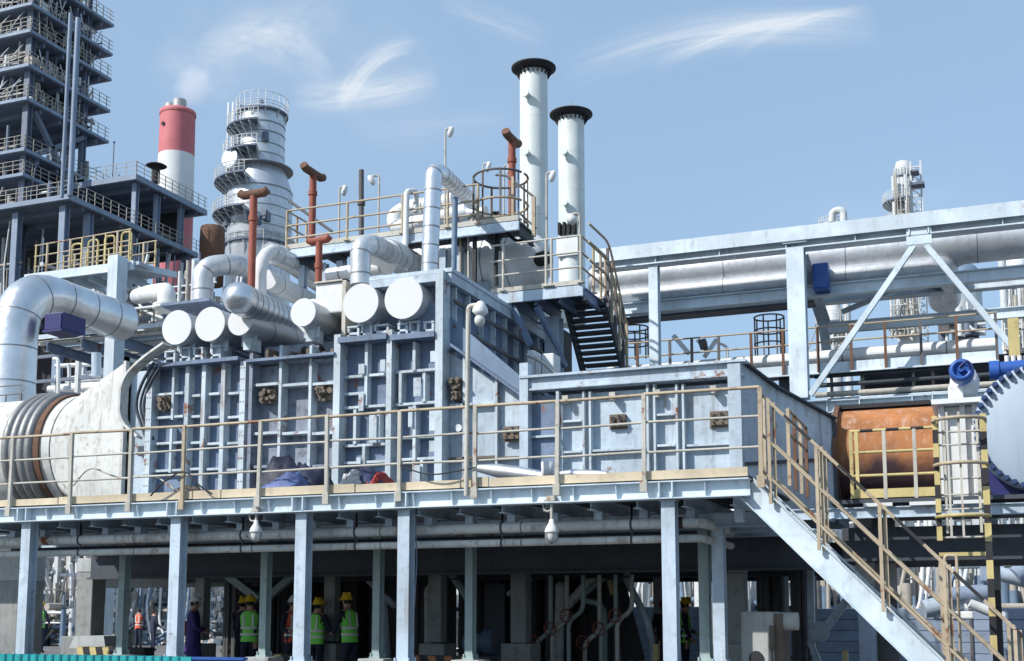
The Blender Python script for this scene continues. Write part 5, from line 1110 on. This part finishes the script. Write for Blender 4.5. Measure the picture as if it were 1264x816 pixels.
# tubular gear near stairs
t=thing('diagonal_strut','grey bracing struts with pivot plate beside the fence','strut',P(1010,760,22)); 
mk('strut',G().bar(P(1050,735,22),P(1012,785,22),.14).bar(P(1000,690,22),P(1002,795,22),.12),'steel_paint',t); mk('pivot_plate',G().cyl(P(1012,780,21.8),P(1012,780,22.2),.18,16).bar(P(1000,792,22),P(1010,816,22),.1),'steel_paint',t)
# fence
yf2=30.0
def fence(lb,u0,u1,v0,Y):
    x0=P(u0,780,Y).x; x1=P(u1,780,Y).x; zt=P((u0+u1)/2,v0,Y).z; t=thing('sheet_fence',lb,'fence',((x0+x1)/2,Y,0),'corrugated sheet fences')
    n=6
    for k in range(n):
        za=zt*k/n; zb=zt*(k+1)/n; mk('fence_panel',G().slab([(x0,Y,za+.01),(x0,Y,zb-.012),(x0,Y+.04,zb),(x0,Y+.05,za)],(x1-x0,0,0)),'sheet_blue',t)
    x=x0
    while x<=x1: mk('fence_post',G().box((x-.03,Y-.05,0),(x+.03,Y-.003,zt+.15)),'rail_dark',t); x+=2.2
fence('slate blue corrugated sheet fence behind the two workers at centre right',762,868,749,yf2)
fence('slate blue corrugated sheet fence at lower right behind the stairs',962,1300,751,yf2+.2)
# dark stair under deck
t=thing('steel_stair','black steep ladder stair in the gap left of the fence','stairs',P(765,800,22)); 
for du in (0,14): mk('stringer',G().bar(P(752+du,720,23),P(776+du,816,23),.08,.2),'black',t)
for k in range(7): f=k/7; mk('tread',G().bar(P(752+24*f,722+94*f,23),P(766+24*f,722+94*f,23.6),.12,.03),'black',t)
mk('yellow_tip',G().bar(P(752,716,22.9),P(757,734,22.9),.09),'yellow',t)
mk('striped_post',G().box(P(806,815,22),P(812,795,22)+Vector((0,.15,0))),'yellow',None,'stubby yellow post beside the dark stair under the deck','post')
mk('striped_post',G().box(P(1040,816,20),P(1046,803,20)+Vector((0,.15,0))),'yellow',None,'stubby yellow hydrant post in front of the lower right fence','post')
# background process racks seen through the gaps
def bgrack(lb,u0,u1,Y,zt,seed,dens=24):
    r_=random.Random(seed); x0=P(u0,740,Y).x; x1=P(u1,740,Y).x; t=thing('background_rack',lb,'pipe rack',((x0+x1)/2,Y,0),'sunlit pipe racks beyond the furnace')
    g=G(); n=max(2,int((x1-x0)/2.2))
    for k in range(n+1): x=x0+(x1-x0)*k/n; g.bar((x,Y,0),(x,Y,zt),.22); g.bar((x,Y+4,0),(x,Y+4,zt),.22)
    mk('column',g,'far_white',t); g=G(); z=1.0
    while z<zt: g.bar((x0,Y,z),(x1,Y,z),.16); g.bar((x0,Y+4,z),(x1,Y+4,z),.16); z+=r_.uniform(.9,1.5)
    mk('beam',g,'far_steel',t)
    g=G(); z=.5
    while z<zt: g.cyl((x0,Y+1+r_.random()*2,z),(x1,Y+1+r_.random()*2,z),r_.uniform(.06,.28),10); z+=r_.uniform(.3,.7)
    mk('pipe_run',g,'white_paint',t)
    g=G()
    for k in range(dens*2): x=r_.uniform(x0,x1); g.cyl((x,Y-.6+r_.random()*4,0),(x,Y-.6+r_.random()*4,r_.uniform(1.5,zt)),r_.uniform(.03,.14),8)
    mk('riser_pipe',g,'white_paint',t)
    g=G()
    for k in range(3): h=.6+k*1.0; g.bar((x0,Y-1,h),(x1,Y-1,h),.05)
    k=0
    while x0+k*.45<x1: g.bar((x0+k*.45,Y-1,.3),(x0+k*.45,Y-1,3.4),.035); k+=1
    mk('mesh_guard',g,'rail_dark',t)
    clutter(t,x0,x1,Y-2,Y-.8,0,3.2,dens,seed+9,('far_tan','far_white','blue_steel'),'small_pipework')
for i,(u0,u1,Y,zt,lb) in enumerate([(-120,120,46,9,'white pipe rack glimpsed at far left beneath the walkway'),(125,290,50,6,'white pipework glimpsed behind the orange vested worker'),(380,560,48,5.5,'pipe rack glimpsed through gaps left of centre'),(560,740,46,6,'pipe rack glimpsed as slivers between the dark pillars'),(745,900,40,6,'pipe rack with pale frames above the centre right fence'),(905,1080,42,6,'pipe rack glimpsed in the gap beside the grey machine'),(1085,1340,43,7.4,'dense sunlit pipe rack above the lower right fence')]): bgrack(lb,u0,u1,Y,zt,60+i,60 if u0>700 else 30)
bgrack('white pipe rack rising behind the big silver elbow pipe at left',20,150,47,P(90,430,47).z,91,30)
t=thing('pump_skid','shaded grey pump skid with pipework in the middle of the under-deck gloom','pump',P(600,800,22.6))
r_=random.Random(12)
mk('skid_base',G().box((P(560,800,22.6).x,22.3,0),(P(630,800,22.6).x,23.2,.35)),'concrete',t)
for k in range(7):
    x=P(470+k*55,800,22.4).x; mk('pipe_run',G().tube(arc([(x,22.3+r_.random(),0),(x,22.5,1.2+r_.random()),(x+r_.uniform(-.8,.8),22.6,1.4+r_.random()),(x+r_.uniform(-.8,.8),22.8,ZB-.6)],.25),r_.uniform(.05,.1),10),['steel_paint','duct_white','green_paint'][k%3],t)
mk('motor',G().cyl(P(575,795,22.5),P(600,793,22.5),.2,18).cyl(P(600,793,22.5),P(612,792,22.5),.28,18),'blue_steel',t)
t=thing('valve_station','shaded valves and bent pipes between the dark pillars right of centre','valves',P(700,800,22.2))
for k in range(6):
    x=P(662+k*20,800,22.2).x; mk('pipe_run',G().tube(arc([(x,22.2,0),(x,22.2,.9+.2*(k%3)),(x+.3,22.2,1.1+.2*(k%3)),(x+.3,22.2,ZB-.8)],.15),.045,10),'duct_white' if k%2 else 'green_paint',t)
    z=.9+.25*(k%3); mk('hand_wheel',G().tube([(x+.12*math.cos(a),22.05,z+.12*math.sin(a)) for a in [2*pi*q/16 for q in range(17)]],.014,6).bar((x-.12,22.05,z),(x+.12,22.05,z),.015),'red_oxide',t)
# second machinery at lower right behind stair
t=thing('machine_group','pale machine casings and blue grey ducts behind the lower ladder','machine',P(1210,740,27))
r_=random.Random(5)
for k in range(9):
    u=1140+k*14; v=r_.uniform(690,790); p=P(u,v,27); mk('casing',G().box(p,p+Vector((r_.uniform(.3,.8),.5,r_.uniform(.15,.4)))) if k%2 else G().cyl(p,p+Vector((r_.uniform(.3,.9),.2,r_.uniform(-.3,.3))),r_.uniform(.08,.2),18),['steel_paint','white_paint','sheet_blue'][k%3],t,bevel=.03)
# bundles on the walkway
def heap(name,lb,u,v,w,h,mt,seed,Y=17.0):
    p=P(u,v,Y); s=SC(u,Y); W=w/s; H=h/s; g=G(); rr_=random.Random(seed)
    nx,ny=26,10; vs=[]
    base=ZD+.045
    for j in range(ny+1):
        for i in range(nx+1):
            fx_=i/nx; fy=j/ny; e=math.sin(pi*fx_)**.45*math.sin(pi*fy)**.5
            z=base+e*H*(1.1+.3*math.sin(fx_*6+seed)+.2*abs(math.sin(fx_*13+fy*8+seed*2))+.1*abs(math.sin(fx_*29-fy*17)))+rr_.uniform(-.03,.03)*e
            vs.append((p.x+W*(fx_-.5)+rr_.uniform(-.02,.02),Y+.9*(fy-.5)+rr_.uniform(-.02,.02),max(base,z)))
    fs=[(j*(nx+1)+i,j*(nx+1)+i+1,(j+1)*(nx+1)+i+1,(j+1)*(nx+1)+i) for j in range(ny) for i in range(nx)]
    g.add(vs,fs,True); return mk(name,g,mt,None,lb,'tarpaulin' if 'tarp' in lb else 'clothes')
heap('tarpaulin','crumpled dark tarpaulin heap on the walkway with raised folded end',365,600,92,46,'tarp_dark',1,17.2)
heap('tarpaulin','blue and violet shiny tarpaulin spread before the dark heap',352,600,66,24,'tarp_blue',3,16.7)
heap('clothing_pile','pile of dark and red work clothes on the walkway',455,604,70,24,'tarp_dark',5,16.9)
heap('clothing_pile','pale cloth thrown over the dark clothes pile',440,604,20,20,'cloth_white',6,16.5)
heap('clothing_pile','small red cloth on top of the clothes pile',468,602,22,27,'cloth_red',8,16.9)
heap('clothing_pile','tangled ropes and rags heap left of the furnace base',228,612,52,16,'rust_iron',9,16.7)
for (u0,v0,u1,v1,r,lb) in ((590,578,672,588,.10,'silver sheet metal roll lying on the walkway by the lamp pole'),(690,585,750,586,.07,'second smaller silver roll lying on the walkway to the right')):
    a=P(u0,v0,17.4); b=P(u1,v1,17.2); mk('metal_roll',G().tube([a,a.lerp(b,.3),a.lerp(b,.7),b],[r*.6,r*1.1,r,r*.8],20),'silver',None,lb,'roll')
p=P(676,588,17); mk('bucket',G().lathe([(0,0),(.09,0),(.1,.24),(.095,.24),(.085,.02)],(p.x,17,P(676,590,17).z),20),'white_cap',None,'small white bucket on the walkway beside a railing post','bucket')
# ================================================================== PEOPLE
def skin_mesh(name,verts,edges,rad,m,parent,lv=2,root=0):
    me=bpy.data.meshes.new(name); me.from_pydata([tuple(v) for v in verts],edges,[]); o=bpy.data.objects.new(name,me); COL.objects.link(o)
    md=o.modifiers.new('s','SKIN'); 
    for i,v in enumerate(me.skin_vertices[0].data):
        r=rad[i]; v.radius=(r,r) if not isinstance(r,tuple) else r; v.use_root=(i==root)
    md.use_smooth_shade=True; sb=o.modifiers.new('d','SUBSURF'); sb.levels=sb.render_levels=lv
    dg=bpy.context.evaluated_depsgraph_get(); nm=bpy.data.meshes.new_from_object(o.evaluated_get(dg)); bpy.data.objects.remove(o); bpy.data.meshes.remove(me)
    nm.materials.clear()
    for q in m: nm.materials.append(M[q])
    for p_ in nm.polygons: p_.use_smooth=True
    ob=bpy.data.objects.new(name,nm); COL.objects.link(ob); ob.parent=parent; ORG[ob.name]=ORG[parent.name]; return ob
def person(lb,u,vtop,Y,face,top='workwear',vest=None,hat='hat_yellow',H=1.75,arms=(.5,.2),lean=0,bag=None,coat=False,group='workers in hard hats',zbase=None):
    p=P(u,vtop,Y); zb=p.z-H-.04 if zbase is None else zbase; zb=max(0,zb)
    t=thing('person',lb,'person',(p.x,Y,zb),group); t.rotation_euler.z=math.radians(face)   # face 0 -> looking toward -Y (camera)
    k=H/1.75; V=lambda x,y,z: Vector((x*k,(y-lean*max(0,z-.9))*k,z*k))
    vs=[V(0,0,.98),V(0,0,1.18),V(0,.0,1.38),V(0,-.005,1.50),V(0,-.02,1.585),V(0,-.03,1.68)]; E=[(0,1),(1,2),(2,3),(3,4),(4,5)]; rd=[(.155,.11),(.15,.105),(.165,.11),(.06,.06),(.075,.088),(.078,.09)]
    fingers=[]
    for sx,ar in ((-1,arms[0]),(1,arms[1])):
        b=len(vs); el=V(sx*.27,-.02-.08*ar,1.13); wr=V(sx*(.27-.1*ar),-.06-.26*ar,.90+.28*ar); hd=wr+(wr-el).normalized()*.075
        vs+=[V(sx*.185,0,1.42),el,wr,hd]; E+=[(2,b),(b,b+1),(b+1,b+2),(b+2,b+3)]; rd+=[.068,.05,.032,(.036,.022)]
        d=(wr-el).normalized(); side=Vector((0,1,0)) if abs(d.z)>.5 else Vector((1,0,0)); side=(side-d*side.dot(d)).normalized(); nrm=d.cross(side)
        for q in range(4):
            c=len(vs); bs=hd+side*(.027-.018*q)*1.0; L=(.062,.072,.067,.052)[q]
            vs+=[bs+d*.02,bs+d*(.02+L*.55)-Vector((0,.006,0)),bs+d*(.015+L)-Vector((sx*.012,.012,.004))]; E+=[(b+3,c),(c,c+1),(c+1,c+2)]; rd+=[.010,.009,.008]
        c=len(vs); vs+=[wr+d*.03+side*.034,wr+d*.065+side*.05-Vector((0,.01,0))]; E+=[(b+2,c),(c,c+1)]; rd+=[.012,.01]
    for sx in(-1,1):
        b=len(vs); vs+=[V(sx*.095,0,.90),V(sx*.105,-.01,.50),V(sx*.11,.01,.09),V(sx*.115,-.13,.045)]; E+=[(0,b),(b,b+1),(b+1,b+2),(b+2,b+3)]; rd+=[.098,.062,.05,(.045,.035)]
    ob=skin_mesh('body',vs,E,rd,['skin',top,'boot'],t,1)
    hz=[V(0,0,1.5).z]; wrz=.90
    for pl in ob.data.polygons:
        c=pl.center; inarm=abs(c.x)>.12*k and c.z<1.25*k
        isk=c.z>1.475*k
        if not isk and inarm:
            for sx,ar in ((-1,arms[0]),(1,arms[1])):
                wr=V(sx*(.27-.1*ar),-.06-.26*ar,.90+.28*ar); el=V(sx*.27,-.02-.08*ar,1.13)
                if c.x*sx>0 and (c-wr).dot((wr-el).normalized())>0 and (c-wr).length<.25*k and c.z>.6*k: isk=True
        pl.material_index=0 if isk else (2 if c.z<.12*k else 1)
    hc=V(0,-.028,1.635)
    def local(nm,g,mt,par=t):
        me=bpy.data.meshes.new(nm); me.from_pydata([tuple(v) for v in g.v],[],g.f); me.polygons.foreach_set('use_smooth',g.sm); me.materials.append(M[mt]); o=bpy.data.objects.new(nm,me); COL.objects.link(o); o.parent=par; return o
    # face
    g=G()
    for sx in(-1,1): g.blob(hc+Vector((sx*.032,-.084,.01)),.011,.007,.008,8,6)
    local('eyes',g,'hair'); local('nose',G().blob(hc+Vector((0,-.095,-.018)),.012,.016,.022,8,6),'skin'); local('mouth',G().blob(hc+Vector((0,-.086,-.055)),.024,.006,.006,8,6),'red_oxide')
    g=G()
    for sx in(-1,1): g.blob(hc+Vector((sx*.083,.005,-.005)),.01,.02,.03,8,6)
    local('ear',g,'skin'); local('hair',G().blob(hc+Vector((0,.022,.012)),.084,.088,.092,14,10),'hair')
    if hat:
        c=hc+Vector((0,0,.045)); g=G().lathe([(0,.118),(.05,.11),(.09,.075),(.112,.02),(.116,-.005),(.135,-.012),(.135,-.02),(.108,-.018)],c,24); g.box(c+Vector((-.012,-.1,.07)),c+Vector((.012,.1,.122)))
        g.slab([c+Vector((-.09,-.09,-.016)),c+Vector((.09,-.09,-.016)),c+Vector((.055,-.175,-.024)),c+Vector((-.055,-.175,-.024))],(0,0,.008)); local('hard_hat',g,hat)
    if vest:
        g=G(); n=26; prof=[(.175,.125,.88),(.172,.122,1.0),(.168,.120,1.12),(.178,.125,1.25),(.190,.125,1.36),(.165,.105,1.44),(.09,.085,1.475)]
        rings=[V(math.cos(2*pi*i/n)*a,math.sin(2*pi*i/n)*b+.0,z) for a,b,z in prof for i in range(n)]
        fs=[(j*n+i,j*n+(i+1)%n,(j+1)*n+(i+1)%n,(j+1)*n+i) for j in range(len(prof)-1) for i in range(n)]
        fs=[f for f in fs if not (prof[f[0]//n][2]>=1.25 and prof[f[0]//n][2]<1.4 and (f[0]%n in (0,25,12,13)))]
        g.add(rings,fs,True); vo=local('vest',g,vest)
        g=G()
        for z,a,b in ((1.0,.175,.125),(1.12,.171,.123)): g.add([V(math.cos(2*pi*i/n)*(a+.004),math.sin(2*pi*i/n)*(b+.004),z+dz) for dz in(0,.045) for i in range(n)],[(i,(i+1)%n,n+(i+1)%n,n+i) for i in range(n)],True)
        for sx in(-1,1): g.slab([V(sx*.09-.022,-.135,1.17),V(sx*.09+.022,-.135,1.17),V(sx*.09+.02,-.125,1.42),V(sx*.09-.02,-.125,1.42)],(0,.002,0)); g.slab([V(sx*.09-.022,.135,1.17),V(sx*.09+.022,.135,1.17),V(sx*.09+.02,.125,1.42),V(sx*.09-.02,.125,1.42)],(0,-.002,0))
        local('reflective_band',g,'reflect',vo)
    if coat:
        g=G(); n=26; prof=[(.25,.2,.38),(.23,.18,.6),(.2,.15,.9),(.185,.135,1.1),(.2,.135,1.32),(.17,.11,1.43),(.08,.085,1.5)]
        g.add([V(math.cos(2*pi*i/n)*a*(1+.04*math.sin(i*2.4)),math.sin(2*pi*i/n)*b,z) for a,b,z in prof for i in range(n)],[(j*n+i,j*n+(i+1)%n,(j+1)*n+(i+1)%n,(j+1)*n+i) for j in range(len(prof)-1) for i in range(n)],True); local('coat',g,top)
    if bag:
        mk('shoulder_bag',G().box((p.x-.36,Y+.0,zb+.98),(p.x-.2,Y+.2,zb+1.28)),bag,None,'small red bag slung at the purple coated worker side','bag',bevel=.04)
    return t
person('worker in purple long coat and white hard hat, red bag at side',240,735,20.5,120,'purple_coat',None,'hat_white',coat=True,bag='cloth_red',arms=(.6,.7))
person('worker in green vest and yellow hard hat, front one of the close pair',309,738,20.6,200,vest='hi_green',arms=(.1,.9),H=1.77)
person('worker mostly hidden behind the front one of the pair, yellow hard hat',300,739,21.3,165,vest=None)
person('worker in orange vest and white hard hat half hidden behind a column',362,741,20.9,60,vest='hi_orange',hat='hat_white',arms=(.7,.7))
person('worker seen from behind in bright green vest right of third column',391,739,20.6,172,vest='hi_green',H=1.7,arms=(.8,.1),lean=.05)
person('worker in green vest and yellow hard hat turned left by the dark gap',433,736,20.4,250,vest='hi_green',arms=(.9,.6),lean=.12,H=1.79)
person('worker in green vest and yellow hard hat standing before the fence',845,747,24.0,100,vest='hi_green',arms=(.3,.6),H=1.72)
person('dark clothed worker half hidden behind the right column',820,749,24.3,20,vest=None,hat='cloth_red',H=1.7)
person('distant worker in green vest and yellow hard hat at far left',51,742,33,185,vest='hi_green',group='workers in hard hats',H=1.75)
person('distant worker in orange red vest seen between left columns',172,752,43,185,vest='hi_orange',hat=None,H=1.72)
person('dark dressed bystander just right of the distant orange vest worker',190,757,40,150,vest=None,hat=None,H=1.65)
# ================================================================== LIGHT AND SKY
sd=Vector((-.50,-.63,.66)).normalized()       # toward the sun
sl=bpy.data.lights.new('sun','SUN'); sl.energy=4.9; sl.angle=math.radians(.55); sl.color=(1,.965,.92)
so=bpy.data.objects.new('sun',sl); COL.objects.link(so); so.rotation_euler=sd.to_track_quat('Z','Y').to_euler(); so.location=(0,-20,60)
w=bpy.data.worlds.new('World'); sc.world=w; w.use_nodes=True; nt=w.node_tree; N=nt.nodes; L=nt.links
bg=N['Background']; sky=N.new('ShaderNodeTexSky'); sky.sky_type='NISHITA'; sky.sun_disc=False
sky.sun_elevation=math.asin(sd.z); sky.sun_rotation=math.atan2(sd.x,sd.y); sky.air_density=1.0; sky.dust_density=.8; sky.ozone_density=1.5; sky.altitude=50
bg.inputs['Strength'].default_value=.15
tc=N.new('ShaderNodeTexCoord'); mp=N.new('ShaderNodeMapping'); mp.vector_type='VECTOR' if hasattr(mp,'vector_type') else None
mp.inputs['Rotation'].default_value=(0,0,-YAW); L.new(tc.outputs['Generated'],mp.inputs['Vector'])
sx=N.new('ShaderNodeSeparateXYZ'); L.new(mp.outputs[0],sx.inputs[0])
def mth(op,a,b=None,c=None,clamp=False):
    n=N.new('ShaderNodeMath'); n.operation=op; n.use_clamp=clamp
    for i,q in enumerate((a,b,c)):
        if q is None: continue
        if isinstance(q,(int,float)): n.inputs[i].default_value=q
        else: L.new(q,n.inputs[i])
    return n.outputs[0]
yy_=mth('MAXIMUM',sx.outputs[1],.02); A_=mth('DIVIDE',sx.outputs[0],yy_); B_=mth('DIVIDE',sx.outputs[2],yy_)
def ab(u,v):
    d=ray(u,v); c,s=math.cos(-YAW),math.sin(-YAW); x=d.x*c-d.y*s; y=d.x*s+d.y*c; return x/y,d.z/y
def wisp(u0,v0,u1,v1,wd,bend,amp,seed,ns=(2.2,9)):
    a0,b0=ab(u0,v0); a1,b1=ab(u1,v1); cx,cy=(a0+a1)/2,(b0+b1)/2; Lh=math.hypot(a1-a0,b1-b0)/2; an=math.atan2(b1-b0,a1-a0); ca,sa=math.cos(an),math.sin(an)
    dx=mth('SUBTRACT',A_,cx); dy=mth('SUBTRACT',B_,cy)
    p=mth('ADD',mth('MULTIPLY',dx,ca),mth('MULTIPLY',dy,sa)); q=mth('SUBTRACT',mth('MULTIPLY',dy,ca),mth('MULTIPLY',dx,sa))
    pn=mth('DIVIDE',p,Lh); q=mth('SUBTRACT',q,mth('MULTIPLY',mth('MULTIPLY',pn,pn),bend)); W=wd/1489
    qn=mth('DIVIDE',q,W)
    cb=N.new('ShaderNodeCombineXYZ'); L.new(mth('MULTIPLY',pn,ns[0]*.35),cb.inputs[0]); L.new(mth('MULTIPLY',qn,ns[1]*.13),cb.inputs[1]); cb.inputs[2].default_value=seed
    no=N.new('ShaderNodeTexNoise'); no.inputs['Scale'].default_value=1; no.inputs['Detail'].default_value=7; no.inputs['Roughness'].default_value=.6; no.inputs['Distortion'].default_value=.5; L.new(cb.outputs[0],no.inputs['Vector'])
    en=mth('MULTIPLY',mth('SUBTRACT',1,mth('MULTIPLY',pn,pn),clamp=True),mth('POWER',2.718,mth('MULTIPLY',mth('MULTIPLY',qn,qn),-1)))
    nn=N.new('ShaderNodeMapRange'); nn.inputs['From Min'].default_value=.26; nn.inputs['From Max'].default_value=.8; L.new(no.outputs['Fac'],nn.inputs['Value'])
    return mth('MULTIPLY',mth('MULTIPLY',en,nn.outputs[0]),amp)
ws=[wisp(690,66,1085,12,20,-.02,1.0,1),wisp(800,64,1070,0,9,-.016,1.0,7),wisp(900,58,1075,-4,6,-.01,.6,17),wisp(405,122,506,34,11,-.014,.95,2),wisp(425,112,500,50,5,-.012,.6,12),wisp(360,128,545,104,18,.004,1.2,3),wisp(250,30,420,70,26,-.02,.8,13,(4,8)),wisp(240,60,430,10,35,0,.45,4,(5,9)),wisp(540,0,680,50,14,0,.4,5),wisp(190,60,300,110,30,0,.35,6,(5,9)),wisp(900,320,1264,250,60,0,.18,8,(4,8)),wisp(100,40,700,150,120,0,.16,9,(8,8)),wisp(430,170,640,150,25,0,.2,11)]
tot=ws[0]
for q in ws[1:]: tot=mth('ADD',tot,q)
tot=mth('MINIMUM',tot,.8)
# even bright blue mixed over the whole sky, added to raise ambient light
mx=N.new('ShaderNodeMix'); mx.data_type='RGBA'; hz=N.new('ShaderNodeMix'); hz.data_type='RGBA'; hz.inputs[0].default_value=.6; L.new(sky.outputs[0],hz.inputs[6]); hz.inputs[7].default_value=(2.9,4.3,6.0,1); L.new(tot,mx.inputs[0]); L.new(hz.outputs[2],mx.inputs[6]); mx.inputs[7].default_value=(5.6,6.0,6.4,1)
L.new(mx.outputs[2],bg.inputs['Color'])
sc.view_settings.view_transform='Standard'; sc.view_settings.look='None'; sc.view_settings.exposure=0
sc.render.resolution_x=1024; sc.render.resolution_y=661
sc.cycles.max_bounces=6; sc.cycles.volume_bounces=4; sc.cycles.volume_step_rate=4
